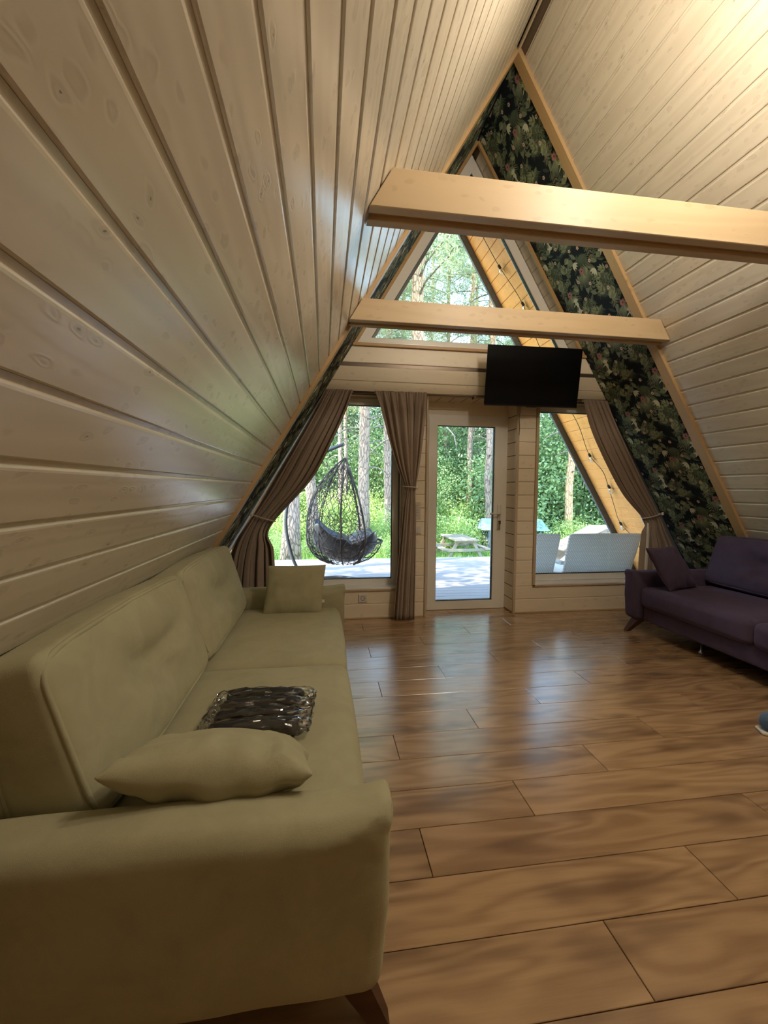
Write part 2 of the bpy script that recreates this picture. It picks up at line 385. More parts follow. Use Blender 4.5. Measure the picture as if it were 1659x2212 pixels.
def bar(name, p, q, w, t, mat, parent, up=(0, 0, 1), c=0.003):
    fr, L = beam_between(p, q, w, t, up); return slab(name, L, w, t, fr, mat, parent, c)
def cr(pts, n):
    """Catmull-Rom through pts, n samples in all"""
    P = [np.array(p, float) for p in pts]; P = [2 * P[0] - P[1]] + P + [2 * P[-1] - P[-2]]; out = []
    m = len(P) - 3
    for i in range(n):
        t = i / (n - 1) * m; k = min(int(t), m - 1); t -= k
        a, b, c, d = P[k:k + 4]
        out.append(0.5 * (2 * b + (c - a) * t + (2 * a - 5 * b + 4 * c - d) * t * t + (3 * b - a - 3 * c + d) * t ** 3))
    return out
def softbox(dx, dy, dz, r, n=18, bulge=(0, 0, 0), fn=None):
    """rounded, slightly inflated box centred on the origin"""
    g = np.sin(np.linspace(-1, 1, n + 1) * math.pi / 2) * 0.55 + np.linspace(-1, 1, n + 1) * 0.45
    idx = {}; V = []; F = []
    half = np.array([dx, dy, dz]) / 2; inner = half - r
    def vert(p):
        key = tuple(round(a, 5) for a in p)
        if key in idx: return idx[key]
        P = np.array(p) * half; q = np.clip(P, -inner, inner); d = P - q; L = np.linalg.norm(d)
        P = q + d / L * r if L > 0 else P
        uvw = np.clip(P / half, -1, 1)
        for a in range(3):
            o = [b for b in range(3) if b != a]
            P[a] += np.sign(uvw[a]) * abs(uvw[a]) ** 3 * bulge[a] * (1 - uvw[o[0]] ** 2) * (1 - uvw[o[1]] ** 2)
        P = Vector(P)
        if fn: P = fn(P, uvw)
        idx[key] = len(V); V.append(tuple(P)); return idx[key]
    for a in range(3):
        b, c = (a + 1) % 3, (a + 2) % 3
        for s_ in (-1, 1):
            for i in range(n):
                for j in range(n):
                    q = []
                    for (ii, jj) in ((i, j), (i + 1, j), (i + 1, j + 1), (i, j + 1)):
                        p = [0, 0, 0]; p[a] = s_; p[b] = g[ii]; p[c] = g[jj]; q.append(vert(p))
                    F.append(q if s_ > 0 else q[::-1])
    return V, F
def pillow_mesh(w, h, t, mat, n=30, pinch=0.075, seed=0, shear=0.0, crumple=0.012, tuft=0.0):
    V = []; F = []
    for s_ in (-1, 1):
        for i in range(n + 1):
            for j in range(n + 1):
                u = math.sin((i / n * 2 - 1) * math.pi / 2); v = math.sin((j / n * 2 - 1) * math.pi / 2)
                x = w / 2 * u * (1 - pinch * (1 - v * v)); y = h / 2 * v * (1 - pinch * (1 - u * u))
                e = max(0, (1 - u * u) * (1 - v * v)); z = t / 2 * e ** 0.42
                ed = e ** 0.3 * (1 - e) * 2.2
                z += crumple * ed * (mnoise.noise(Vector((x * 22 + seed, y * 9, s_))) + 0.6 * mnoise.noise(Vector((x * 9, y * 26 + seed, s_))))
                z -= tuft * math.exp(-((x / .09) ** 2 + (y / .05) ** 2))
                V.append((x + shear * y, y, s_ * max(z, 0)))
    m = (n + 1) * (n + 1)
    for s_ in (0, 1):
        for i in range(n):
            for j in range(n):
                a = s_ * m + i * (n + 1) + j; q = (a, a + n + 1, a + n + 2, a + 1)
                F.append(q if s_ else q[::-1])
    me = mesh('pillow', V, F, mat, True)
    bm = bmesh.new(); bm.from_mesh(me); bmesh.ops.remove_doubles(bm, verts=bm.verts, dist=1e-5); bm.to_mesh(me); bm.free()
    return me
# ================================================================== STRUCTURE
rng = random.Random(7)
ONE = Vector((1, 1, 1))
# ---- floor: sub-floor slab with one piece per laminate plank
mb = MB(); mb.box(XR - WD - .25, XR + WD + .25, YB - .1, Y2 + .22, -.30, -.012)
floor = tag(mb.build('floor', M['backing']), 'brown oak laminate floor of long wide planks', 'floor', kind='structure')
PW, PL = 0.2003, 1.376                      # plank width, length; joints step by a third per row
y = 0.8697
while y > YB: y -= PW
k0 = round((y - 0.8697) / PW); k = k0
while y < Y2 + .2:
    off = {0: 0.8125, 1: 1.2715, 2: 0.3535}[k % 3]
    x = off
    while x > XR - WD: x -= PL
    y1 = min(y + PW, Y2 + .21)
    while x < XR + WD:
        x0, x1 = max(x, XR - WD - .02), min(x + PL, XR + WD + .02)
        if x1 - x0 > .05:
            g = .0012
            slab('floor_plank', x1 - x0 - 2 * g, y1 - y - 2 * g, .012, T(x0 + g, y + g, 0), 'floor', floor, .0014)
        x += PL
    y += PW; k += 1

# ---- sloping walls with horizontal boards
BP = 0.1337
def board_profile(L, mat):
    key = ('bp', round(L, 3), mat.name)
    if key in _pc: return _pc[key]
    pr = [(0, -.012), (.0005, -.0058), (.0125, -.0062), (.0135, -.0034), (.0170, -.0008), (.022, 0), (BP - .005, 0), (BP - .0012, -.0016), (BP, -.005), (BP, -.012)]
    V = [(0, a, b) for a, b in pr] + [(L, a, b) for a, b in pr]; n = len(pr)
    F = [(i, i + 1, n + i + 1, n + i) for i in range(n - 1)] + [tuple(range(n)), tuple(range(2 * n - 1, n - 1, -1))]
    F = [f[::-1] for f in F]
    me = mesh('wall_board', V, F, mat); _pc[key] = me; return me
walls = {}
for side, nm in ((-1, 'left'), (1, 'right')):
    mb = MB()
    for ya, yb, h0 in ((YB - .1, Y1 + .05, -.012), (Y1 + .05, YO - .03, -.004)):
        P = []
        for h in (-.22, h0):
            for yy, ss in ((ya, -.02 if h == h0 else -.2), (ya, SL + .3), (yb, SL + .3), (yb, -.02 if h == h0 else -.2)):
                P.append(SP(side, yy, ss, h))
        mb.hexa(P if side > 0 else P)
    w = tag(mb.build('wall_' + nm, M['roof'] if False else M['backing']), ('left' if side < 0 else 'right') + ' sloping wall of whitewashed pine boards up to the ridge', 'wall', kind='structure')
    walls[side] = w
    s0 = (.0624 if side < 0 else .0863) - BP
    L = Y1 + .02 - YB
    me = board_profile(L, M['wall'])
    me2 = None
    k = 0
    while s0 + k * BP < SL:
        s = s0 + k * BP
        o = SP(side, YB, s); d = (SP(side, 0, 1) - SP(side, 0, 0)); nrm = SP(side, 0, 0, 1) - SP(side, 0, 0, 0)
        if k > 0:
            if side > 0: fr = FR(o, (0, 1, 0), d, nrm)
            else: fr = FR(o, (0, 1, 0), d, nrm)
            # x cross y must equal z: mirror on the side where it does not
            if Vector((0, 1, 0)).cross(d).dot(nrm) < 0:
                fr = FR(SP(side, YB + L, s), (0, -1, 0), d, nrm)
            ob('wall_board', me, w, fr)
        k += 1
    # papered band between Y1 and Y2
    P = [SP(side, Y1 + .05, 0.0, .002), SP(side, Y1 + .05, SL, .002), SP(side, Y2 + .02, SL, .002), SP(side, Y2 + .02, 0.0, .002)]
    wp = ob('wallpaper', mesh('wallpaper', P, [(0, 1, 2, 3) if side < 0 else (3, 2, 1, 0)], M['paper']), w)
    wp['label'] = 'dark floral wallpaper band beside the window wall'
    walls[(side, 'paper')] = wp

# ---- wallpaper motifs: flat printed shapes, one repeat then tiled with a half drop
def motif_tile():
    r = random.Random(11); out = []             # (poly, colour index)
    def leaf(x, y, a, L, W, c, c2=None):
        ca, sa = math.cos(a), math.sin(a)
        pr = [0, .5, .85, 1, .9, .6, .25, 0]
        up = [(i / 7 * L, W / 2 * pr[i]) for i in range(8)]; dn = [(i / 7 * L, -W / 2 * pr[i]) for i in range(8)]
        f = lambda q: (x + q[0] * ca - q[1] * sa, y + q[0] * sa + q[1] * ca)
        out.append(([f(q) for q in up] , c)) if False else None
        out.append(([f(q) for q in up], c)); out.append(([f(q) for q in dn[::-1]], c if c2 is None else c2))
    def stem(x, y, a, L, c, w=.0022):
        ca, sa = math.cos(a), math.sin(a); px, py = -sa * w / 2, ca * w / 2
        out.append(([(x + px, y + py), (x - px, y - py), (x - px * .4 + L * ca, y - py * .4 + L * sa), (x + px * .4 + L * ca, y + py * .4 + L * sa)], c))
    def sprig(x, y, a, L, n, lw, ll, c, c2):
        stem(x, y, a, L, c)
        for i in range(n):
            t = (i + 1) / n * L
            for s_ in (-1, 1):
                leaf(x + t * math.cos(a), y + t * math.sin(a), a + s_ * r.uniform(.6, .9), ll * (1.05 - .45 * i / n), lw, c, c2)
        leaf(x + L * math.cos(a), y + L * math.sin(a), a, ll, lw, c, c2)
    def fan(x, y, a, Rr, n, spread, c, w=.0075):
        for i in range(n):
            b = a + (i / (n - 1) - .5) * spread; leaf(x, y, b, Rr * r.uniform(.85, 1.05), w, c)
    def disc(x, y, rad, c, n=10, wob=0, k=5, ph=0):
        out.append(([(x + rad * (1 + wob * math.cos(k * 2 * math.pi * i / n + ph)) * math.cos(2 * math.pi * i / n), y + rad * (1 + wob * math.cos(k * 2 * math.pi * i / n + ph)) * math.sin(2 * math.pi * i / n)) for i in range(n)], c))
    def petals(x, y, rad, n, c, cc):
        for i in range(n):
            leaf(x, y, 2 * math.pi * i / n + r.uniform(-.15, .15), rad * r.uniform(.8, 1.1), rad * .55, c)
        disc(x, y, rad * .22, cc)
    def U(): return r.uniform(0, .52), r.uniform(0, .636), r.uniform(0, 6.28)
    for i in range(60):
        x, y, a = U(); leaf(x, y, a, r.uniform(.07, .12), r.uniform(.022, .04), r.choice((0, 0, 1)), r.choice((0, 1)))
    for (x, y, a) in ((.02, .33, 1.2), (.40, .52, 1.9), (.15, .25, 2.4), (.30, .44, .9), (.46, .20, 1.5)):
        disc(x + .05 * math.cos(a), y + .05 * math.sin(a), .06, 0, 12); fan(x, y, a, .13, 15, 2.5, 1, .0075)
    for i in range(24):
        x, y, a = U(); sprig(x, y, a, r.uniform(.07, .11), 3, .019, .05, r.choice((1, 2)), r.choice((1, 1, 2, 7)))
    for i in range(16):
        x, y, a = U(); leaf(x, y, a, r.uniform(.07, .10), r.uniform(.036, .052), r.choice((1, 2)), 2)
    for i in range(12):
        x, y = r.uniform(0, .52), r.uniform(0, .636); sprig(x, y, r.uniform(-2.6, -.5), r.uniform(.05, .09), 2, .026, .058, 2, 3)
    for (x, y) in ((.0, .0), (.26, .105)):                 # large flower crowning a palm fan
        disc(x, y + .08, .075, 0, 14)
        fan(x, y + .015, math.pi / 2, .15, 17, 2.3, 2, .0085)
        leaf(x, y + .015, math.pi / 2 - .3, .07, .03, 3, 2); leaf(x, y + .015, math.pi / 2 + .3, .07, .03, 2, 3)
        petals(x, y, .036, 11, 5, 7)
    for (x, y, a) in ((.12, .12, -.6), (.36, .02, -2.4), (.08, .47, .3), (.46, .30, 1.2), (.2, .56, -1.4)):
        leaf(x, y, a, .075, .055, 3, 2)
    for (x, y) in ((.09, .06), (.17, .33), (.33, .57), (.45, .14), (.03, .43), (.25, .42), (.49, .45), (.39, .29), (.10, .22)):
        disc(x, y, .015, 6, 15, .25, 5); disc(x, y, .005, 7, 6)
    for (x, y, a) in ((.37, .368, .7), (.06, .54, 2.2)):   # ivory trumpet flowers
        for d in (-.7, -.25, .2, .65): leaf(x, y, a + d, .066, .024, 4)
    # crested pale bird
    bx, by, k = .229, .235, 1.35
    disc(bx, by, .055, 0, 14)
    for i in range(7): leaf(bx - .004 * k, by - .030 * k, -2.7 + i * .36, .036 * k, .0075 * k, 4)
    body = [(-.012, -.038), (.006, -.040), (.013, -.022), (.004, -.006), (.010, .012), (.026, .030), (.012, .042), (.020, .062), (.002, .048), (-.008, .052), (-.028, .040), (-.014, .030), (-.010, .010), (-.020, -.012)]
    out.append(([(bx + a * k, by + b * k) for a, b in body], 4))
    leaf(bx + .008 * k, by - .024 * k, .5, .036 * k, .007 * k, 4); leaf(bx + .002, by + .002, 1.1, .034 * k, .018 * k, 8)
    disc(bx - .002, by - .026 * k, .0035, 7, 6)
    return out
TILE = motif_tile()
def clip(poly, ax, lim, keep_less):
    out = []
    for i in range(len(poly)):
        a, b = poly[i - 1], poly[i]
        ia = (a[ax] <= lim) if keep_less else (a[ax] >= lim); ib = (b[ax] <= lim) if keep_less else (b[ax] >= lim)
        if ia != ib:
            t = (lim - a[ax]) / (b[ax] - a[ax]); out.append((a[0] + t * (b[0] - a[0]), a[1] + t * (b[1] - a[1])))
        if ib: out.append(b)
    return out
for side in (-1, 1):
    V = []; F = []; mi = []
    n = len(TILE)
    u0, u1 = Y1 + .06, Y2 + .005
    for ci in range(-3, 3):
        for rj in range(-2, 11):
            ox = 3.57 + ci * .52; oy = .329 + rj * .636 + (ci % 2) * .318
            if ox > u1 + .2 or ox + .52 < u0 - .2: continue
            for q, (poly, c) in enumerate(TILE):
                P = [(ox + a, oy + b) for a, b in poly]
                xs = [p[0] for p in P]; ys = [p[1] for p in P]
                if max(xs) < u0 or min(xs) > u1 or max(ys) < 0.02 or min(ys) > SL - .05: continue
                if min(xs) < u0: P = clip(P, 0, u0, False)
                if P and max(p[0] for p in P) > u1: P = clip(P, 0, u1, True)
                if P and min(p[1] for p in P) < .02: P = clip(P, 1, .02, False)
                if len(P) < 3: continue
                h = .0025 + .003 * q / n; b0 = len(V)
                V += [SP(side, a, b, h) for a, b in P]
                F.append(tuple(range(b0, b0 + len(P))) if side < 0 else tuple(range(b0 + len(P) - 1, b0 - 1, -1))); mi.append(c)
    o = ob('printed_pattern', mesh('printed_pattern', V, F, WP, False, mi), walls[(side, 'paper')])
    o['kind'] = 'stuff'

# ---- arch trim along both slopes where boards meet paper, and ridge strip
for n_, side in ((1, -1), (2, 1)):
    mb = MB(); ya, yb = Y1 - .006, Y1 + .082
    s_end = SL + .02
    P = [SP(side, ya, -.02, 0), SP(side, ya, s_end, 0), SP(side, yb, s_end, 0), SP(side, yb, -.02, 0),
         SP(side, ya, .012, .022), SP(side, ya, s_end, .022), SP(side, yb, s_end, .022), SP(side, yb, .012, .022)]
    L = SL; d = (SP(side, 0, 1) - SP(side, 0, 0)); nrm = SP(side, 0, 0, 1) - SP(side, 0, 0, 0)
    yax = nrm.cross(d)
    o = SP(side, ya if yax.y > 0 else yb, 0.0, .022)
    fr = FR(o, d, yax, nrm)
    t = ob('trim_%d' % n_, prism([(0.0, 0), (SL, 0), (SL, .088), (0.0, .088)], .03, .003, M['arch'], 'trim'), None, fr)
    tag(t, ('left' if side < 0 else 'right') + ' pine strip framing the wallpaper from floor to ridge', 'trim', kind='structure')
mb = MB(); mb.tube([(XR, YB, H - .028), (XR, Y1, H - .028)], .012, 6)
tag(mb.build('trim_3', M['paletrim']), 'thin strip along the ridge under the roof peak', 'trim', kind='structure')

# ---- window wall
wf = MB(); YF = Y2 + .011; YK = Y2 + .26
def zpanel(mbx, x0b, x1b, x0t, x1t, z0, z1, ya=YF, yb=YK):
    mbx.hexa([(x0b, ya, z0), (x1b, ya, z0), (x1b, yb, z0), (x0b, yb, z0), (x0t, ya, z1), (x1t, ya, z1), (x1t, yb, z1), (x0t, yb, z1)])
sx = slope_x
ZS, ZH, ZD = .292, 2.126, 2.146             # sill, window head, door head
W1R, DL, DR, W2L = .734, 1.0, 1.906, 2.143
zpanel(wf, sx(-1, 0), DL, sx(-1, ZS - .02), DL, -.012, ZS - .02)
zpanel(wf, W1R, DL, W1R, DL, ZS - .02, ZD)
zpanel(wf, DR, sx(1, 0), DR, sx(1, ZS - .02), -.012, ZS - .02)
zpanel(wf, DR, W2L, DR, W2L, ZS - .02, ZD)
zpanel(wf, sx(-1, ZD), sx(1, ZD), sx(-1, 2.6), sx(1, 2.6), ZD, 2.6)
wall_front = tag(wf.build('wall_front', M['backing']), 'cream board wall with the glazed door and tall windows', 'wall', kind='structure')
def fboard(x0, x1, z0, z1, left_sl=False, right_sl=False, mat='front', name='wall_board'):
    z0b, z1b = z0 + .001, z1 - .001
    P = [(sx(-1, z0b) if left_sl else x0, z0b), (sx(1, z0b) if right_sl else x1, z0b), (sx(1, z1b) if right_sl else x1, z1b), (sx(-1, z1b) if left_sl else x0, z1b)]
    ox = min(p[0] for p in P); Q = [(a - ox, b - z0b) for a, b in P]
    ob(name, prism(Q, .011, .005, M[mat], name), wall_front, FR((ox, Y2, z0b), (1, 0, 0), (0, 0, 1), (0, -1, 0)))
ZR = lambda k: .010 + .1328 * k
for k in range(0, 18):
    z0, z1 = max(.0, ZR(k)) , ZR(k + 1)
    if k == 17: z1 = 2.404
    if z1 <= ZS - .015:
        fboard(0, DL - .018, z0, z1, left_sl=True); fboard(DR + .026, 0, z0, z1, right_sl=True)
    elif z0 < ZD - .02:
        zt = min(z1, ZD + .0) if z1 > ZD + .03 else z1
        fboard(W1R + .018, DL - .018, z0, zt); fboard(DR + .026, W2L - .03, z0, zt)
    else:
        fboard(0, 0, max(z0, ZD + .014), z1, left_sl=True, right_sl=True)
fboard(0, 0, 2.436, 2.592, left_sl=True, right_sl=True)
# dark strip colouring in the shade of the gap between the two upper boards
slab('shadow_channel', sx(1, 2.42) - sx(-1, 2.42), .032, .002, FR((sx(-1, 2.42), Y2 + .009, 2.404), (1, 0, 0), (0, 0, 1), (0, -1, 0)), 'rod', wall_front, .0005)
# casings
def casing(n, p, q, w, t, mat, label, up=(0, -1, 0)):
    fr, L = beam_between(p, q, w, t, up)
    o = ob('trim_%d' % n, prism(rect(L, w), t, .003, M[mat], 'casing'), None, fr)
    tag(o, label, 'trim', kind='structure')
yc = Y2 - .003
casing(4, (DL - .009, yc, 0), (DL - .009, yc, ZD + .014), .018, .02, 'paletrim', 'thin pine casing left of the glazed door')
casing(5, (DR + .013, yc, 0), (DR + .013, yc, ZD + .014), .026, .02, 'paletrim', 'thin pine casing right of the glazed door')
casing(6, (DL, yc, ZD + .007), (DR, yc, ZD + .007), .014, .02, 'paletrim', 'thin pine casing over the glazed door')
casing(7, (W2L - .014, yc, ZS - .02), (W2L - .014, yc, ZH), .028, .02, 'paletrim', 'upright pine casing at the left of the right window')
casing(8, (W2L - .028, yc, ZS - .012), (sx(1, .28), yc, ZS - .012), .022, .02, 'paletrim', 'pine casing under the right window sill')
casing(9, (sx(-1, .28), yc, ZS - .012), (W1R, yc, ZS - .012), .022, .02, 'paletrim', 'pine casing under the left window sill')
casing(10, (W1R + .009, yc, ZS), (W1R + .009, yc, ZH), .018, .02, 'paletrim', 'upright pine casing at the right of the left window')
casing(11, (sx(-1, 2.6), Y2 - .01, 2.602), (sx(1, 2.6), Y2 - .01, 2.602), .028, .03, 'trim', 'dark pine strip under the gable window')
casing(12, (sx(-1, .03), Y2 - .002, .008), (DL - .02, Y2 - .002, .008), .018, .014, 'paletrim', 'low pine strip at the floor left of the door')
casing(13, (DR + .03, Y2 - .002, .008), (sx(1, .03), Y2 - .002, .008), .018, .014, 'paletrim', 'low pine strip at the floor right of the door')
# gable window edge strips on both slopes
for n_, side in ((14, -1), (15, 1)):
    s1 = (H - 2.62) / H * SL
    a, b = SP(side, Y2 + .0, s1, .014), SP(side, Y2 + .0, .03, .014)
    fr, L = beam_between(a, b, .03, .028, (0, -1, 0))
    o = ob('trim_%d' % n_, prism(rect(L, .03), .028, .004, M['trim'], 'casing'), None, fr)
    tag(o, ('left' if side < 0 else 'right') + ' orange pine strip where wallpaper meets the gable window', 'trim', kind='structure')
# reveal boards of the gable window, sill board
for side in (-1, 1):
    s = ((.0624 if side < 0 else .0863)) - BP
    while s < (H - 2.62) / H * SL:
        if s > 0:
            d = (SP(side, 0, 1) - SP(side, 0, 0)); nrm = SP(side, 0, 0, 1) - SP(side, 0, 0, 0)
            neg = Vector((0, 1, 0)).cross(d).dot(nrm) < 0
            fr = FR(SP(side, Y2 + .20 if neg else Y2 + .01, s + .001, .006), (0, -1 if neg else 1, 0), d, nrm)
            ob('reveal_board', prism(rect(.19, BP - .002), .012, .003, M['wall'], 'reveal_board'), walls[side], fr)
        s += BP
sill = slab('trim_16', sx(1, 2.615) - sx(-1, 2.615) - .02, .2, .02, T(sx(-1, 2.615) + .01, Y2 - .004, 2.637), 'pvc', None)
tag(sill, 'cream ledge under the gable window', 'trim', kind='structure')
# door reveal: right and left boards, head soffit, filler board over the frame
yr = Y2 + .004; dr = .222
for k in range(0, 17):
    z0, z1 = max(0.002, ZR(k)), min(ZR(k + 1), ZD)
    if z1 - z0 < .02: continue
    ob('reveal_board', prism(rect(dr, z1 - z0 - .002), .012, .004, M['front'], 'reveal_board'), wall_front, FR((DR - .001, yr + dr, z0), (0, -1, 0), (0, 0, 1), (-1, 0, 0)))
    ob('reveal_board', prism(rect(dr, z1 - z0 - .002), .012, .004, M['front'], 'reveal_board'), wall_front, FR((DL + .001, yr, z0), (0, 1, 0), (0, 0, 1), (1, 0, 0)))
for i in range(7):
    ob('soffit_board', prism(rect(dr, .126), .01, .004, M['front'], 'soffit_board'), wall_front, FR((DL + .004 + i * .129, yr + dr, ZD - .001), (0, -1, 0), (1, 0, 0), (0, 0, -1)))
slab('filler_board', DR - DL, ZD - 2.018, .02, FR((DL, Y2 + .205, 2.018), (1, 0, 0), (0, 0, 1), (0, -1, 0)), 'front', wall_front)

# ---- windows and door
def window_frame(name, outer, wd, y0, depth, parent, mat, label=None):
    """mitred frame from a convex outline in x,z; returns the inner outline"""
    P = [Vector((a, b)) for a, b in outer]; n = len(P); I = []
    for i in range(n):
        a, b, d = P[i - 1], P[i], P[(i + 1) % n]
        e1 = (b - a).normalized(); e2 = (d - b).normalized(); n1 = Vector((-e1.y, e1.x)); n2 = Vector((-e2.y, e2.x))
        k = (n1 + n2) / max(.1, 1 + n1.dot(n2)); I.append(b + k * wd)
    V = []; F = []
    for yy in (y0, y0 + depth):
        V += [(p.x, yy, p.y) for p in P] + [(p.x, yy, p.y) for p in I]
    for i in range(n):
        j = (i + 1) % n; b = 2 * n
        F += [(i, j, n + j, n + i), (b + i, b + n + i, b + n + j, b + j), (n + i, n + j, b + n + j, b + n + i), (i, b + i, b + j, j)]
    o = ob(name, mesh(name, V, F, mat), parent)
    return o, [(p.x, p.y) for p in I]
def pane(outline, y, parent, name='pane'):
    n = len(outline); V = [(a, y, b) for a, b in outline] + [(a, y + .006, b) for a, b in outline]
    F = [tuple(range(n)), tuple(range(2 * n - 1, n - 1, -1))] + [(i, n + i, n + (i + 1) % n, (i + 1) % n) for i in range(n)]
    return ob(name, mesh(name, V, F, M['glass']), parent)
def window(n, outline, y, label, wd=.078):
    w = thing('window_%d' % n, label, 'window', kind='structure')
    f, inner = window_frame('frame', outline, wd, y, .06, w, M['pvc'])
    g, inner2 = window_frame('gasket', inner, .006, y + .014, .03, f, M['gasket'])
    pane(inner, y + .035, w)
    return w
mg = .012
yw = Y2 + .11
def sl_off(side, z, off): return sx(side, z) - side * off
window(1, [(sl_off(-1, .305, .10), .305), (W1R, .305), (W1R, ZH + .0), (sl_off(-1, ZH, .02), ZH)], yw, 'left window beside the door, hanging chair outside', .06)
window(2, [(W2L, .31), (sl_off(1, .31, .10), .31), (sl_off(1, ZH, .02), ZH), (W2L, ZH)], yw, 'right window beside the door, wicker seats outside', .062)
window(3, [(sl_off(-1, 2.64, .015), 2.64), (sl_off(1, 2.64, .015), 2.64), (XR, H - .03)], Y2 + .16, 'triangular window filling the gable', .088)
# window reveals & sills
for nm, a, b in (('trim_17', sx(-1, .29), W1R + .0), ('trim_18', W2L, sx(1, .29))):
    o = slab(nm, b - a, .13, .022, T(a, Y2 - .012, .304), 'sill', None)
    tag(o, 'white sill of the %s window' % ('left' if nm == 'trim_17' else 'right'), 'sill', kind='structure')
slab('reveal_board', ZH - .3, .125, .012, FR((W1R + .001, Y2 + .13, .3), (0, 0, 1), (0, -1, 0), (-1, 0, 0)) if False else FR((W1R + .002, Y2 + .0, .3), (0, 0, 1), (0, 1, 0), (-1, 0, 0)), 'pvc', wall_front)
slab('reveal_board', ZH - .3, .125, .012, FR((W2L - .002, Y2 + .13, .3), (0, 0, 1), (0, -1, 0), (1, 0, 0)), 'pvc', wall_front)
slab('reveal_board', W1R + .1, .125, .012, FR((-.1, Y2 + .128, ZH), (1, 0, 0), (0, -1, 0), (0, 0, -1)), 'paletrim', wall_front)
slab('reveal_board', 3.0 - W2L, .125, .012, FR((W2L, Y2 + .128, ZH), (1, 0, 0), (0, -1, 0), (0, 0, -1)), 'paletrim', wall_front)
door = thing('door_1', 'white framed glazed door to the deck', 'door', kind='structure')
yd = Y2 + .205
window_frame('frame', [(DL + .002, .0), (DR + .006, .0), (DR + .006, 2.018), (DL + .002, 2.018)], .058, yd, .07, door, M['pvc'])
leaf, inner = window_frame('door_leaf', [(1.062, .004), (1.853, .004), (1.853, 1.995), (1.062, 1.995)], .088, yd - .008, .066, door, M['pvc'])
window_frame('gasket', inner, .006, yd + .006, .03, leaf, M['gasket'])
pane(inner, yd + .03, leaf)
hb = MB(); hx, hz = 1.822, 1.01
hb.box(hx - .017, hx + .017, yd - .02, yd - .008, hz - .17, hz + .09)
hb.tube([(hx, yd - .012, hz), (hx, yd - .05, hz), (hx - .012, yd - .056, hz), (hx - .115, yd - .056, hz - .002)], [.011, .010, .010, .009], 10)
hb.build('door_handle', M['white'], leaf, True)
kb = MB(); kb.lathe([(.001, 0), (.009, 0), (.009, .02), (.001, .02)], 12, 0, FR((hx, yd - .02, hz - .085), (1, 0, 0), (0, 0, 1), (0, -1, 0)))
kb.box(hx - .004, hx + .010, yd - .045, yd - .038, hz - .11, hz - .075)
kb.build('key', M['rod'], leaf)
# threshold
slab('trim_19', DR - DL, .25, .03, T(DL, Y2 + .205, .004), 'pvc', None)
tag(bpy.data.objects['trim_19'], 'low cream threshold under the glazed door', 'threshold', kind='structure')

# ---- back wall behind the viewer
mb = MB(); P = []
Vb = [(XR - WD, YB - .15, 0), (XR + WD, YB - .15, 0), (XR, YB - .15, H), (XR - WD, YB, 0), (XR + WD, YB, 0), (XR, YB, H)]
mb.add(Vb, [(0, 1, 2), (5, 4, 3), (0, 3, 4, 1), (1, 4, 5, 2), (2, 5, 3, 0)])
wback = tag(mb.build('wall_back', M['front']), 'pine gable wall behind the viewer', 'wall', kind='structure')

# ---- tie beams: two pale pine planks with a darker one recessed between
def tie_beam(y0, zb, zt, label, T3=(.05, .05, .045)):
    root = thing('tie_beam', label, 'beam', (XR, y0, zb), group='pine tie beams across the room')
    yy = 0.0
    for i, t in enumerate(T3):
        z0 = .0 if i != 1 else .022; z1 = zt - zb if i != 1 else zt - zb - .02
        xl0, xr0 = sx(-1, zb + z0) - XR + .004, sx(1, zb + z0) - XR - .004
        xl1, xr1 = sx(-1, zb + z1) - XR + .004, sx(1, zb + z1) - XR - .004
        if i != 1:
            P = [(xl0, z0), (xr0, z0), (xr1, z1), (xl1, z1)]
            me = prism([(a - xl0, b - z0) for a, b in P], t, .003, M['beam'], 'plank')
            ob('plank', me, root, FR((xl0, yy, z0), (1, 0, 0), (0, 0, 1), (0, -1, 0)))
        else:
            me = prism([(0, 0), (xr0 - xl0, 0), (xr1 - xl0, z1 - z0), (xl1 - xl0, z1 - z0)], t, .001, M['trim'], 'inner_plank')
            o = ob('inner_plank', me, root, FR((xl0, yy, z0), (1, 0, 0), (0, 0, 1), (0, -1, 0)))
            o['label'] = 'darker orange plank recessed between the pale ones'
        yy += t
    return root
tie_beam(1.872, 2.472, 2.64, 'nearer pine tie beam, higher in view, running off the right edge')
tie_beam(3.05, 2.448, 2.602, 'farther pine tie beam just in front of the wallpaper band', (.05, .045, .04))

# ---- roof overhang outside: honey coloured soffit boards and grey fascia
for side, nm in ((-1, 'left'), (1, 'right')):
    mb = MB(); P = []
    for h in (-.2, -.19):
        P += [SP(side, YK, -.1, h), SP(side, YK, SL + .5, h), SP(side, YO, SL + .5, h), SP(side, YO, -.1, h)]
    mb.hexa(P)
    ro = tag(mb.build('roof_overhang', M['roof']), nm + ' roof overhang beyond the window wall', 'roof', kind='structure')
    s = (.0863 if side > 0 else .0624)
    d = (SP(side, 0, 1) - SP(side, 0, 0)); nrm = SP(side, 0, 0, 1) - SP(side, 0, 0, 0)
    neg = Vector((0, 1, 0)).cross(d).dot(nrm) < 0; L = YO - YK
    me = prism(rect(L, BP - .003), .012, .004, M['soffit'], 'soffit_board')
    while s < SL + .3:
        ob('soffit_board', me, ro, FR(SP(side, YO if neg else YK, s, .006), (0, -1 if neg else 1, 0), d, nrm)); s += BP
    mb = MB(); P = []
    for yy in (YO, YO + .03):
        P += [SP(side, yy, .0, .075), SP(side, yy, SL + .5, .075), SP(side, yy, SL + .5, -.24), SP(side, yy, -.15, -.24)]
    mb.hexa(P); mb.build('fascia_board', M['fascia'], ro)
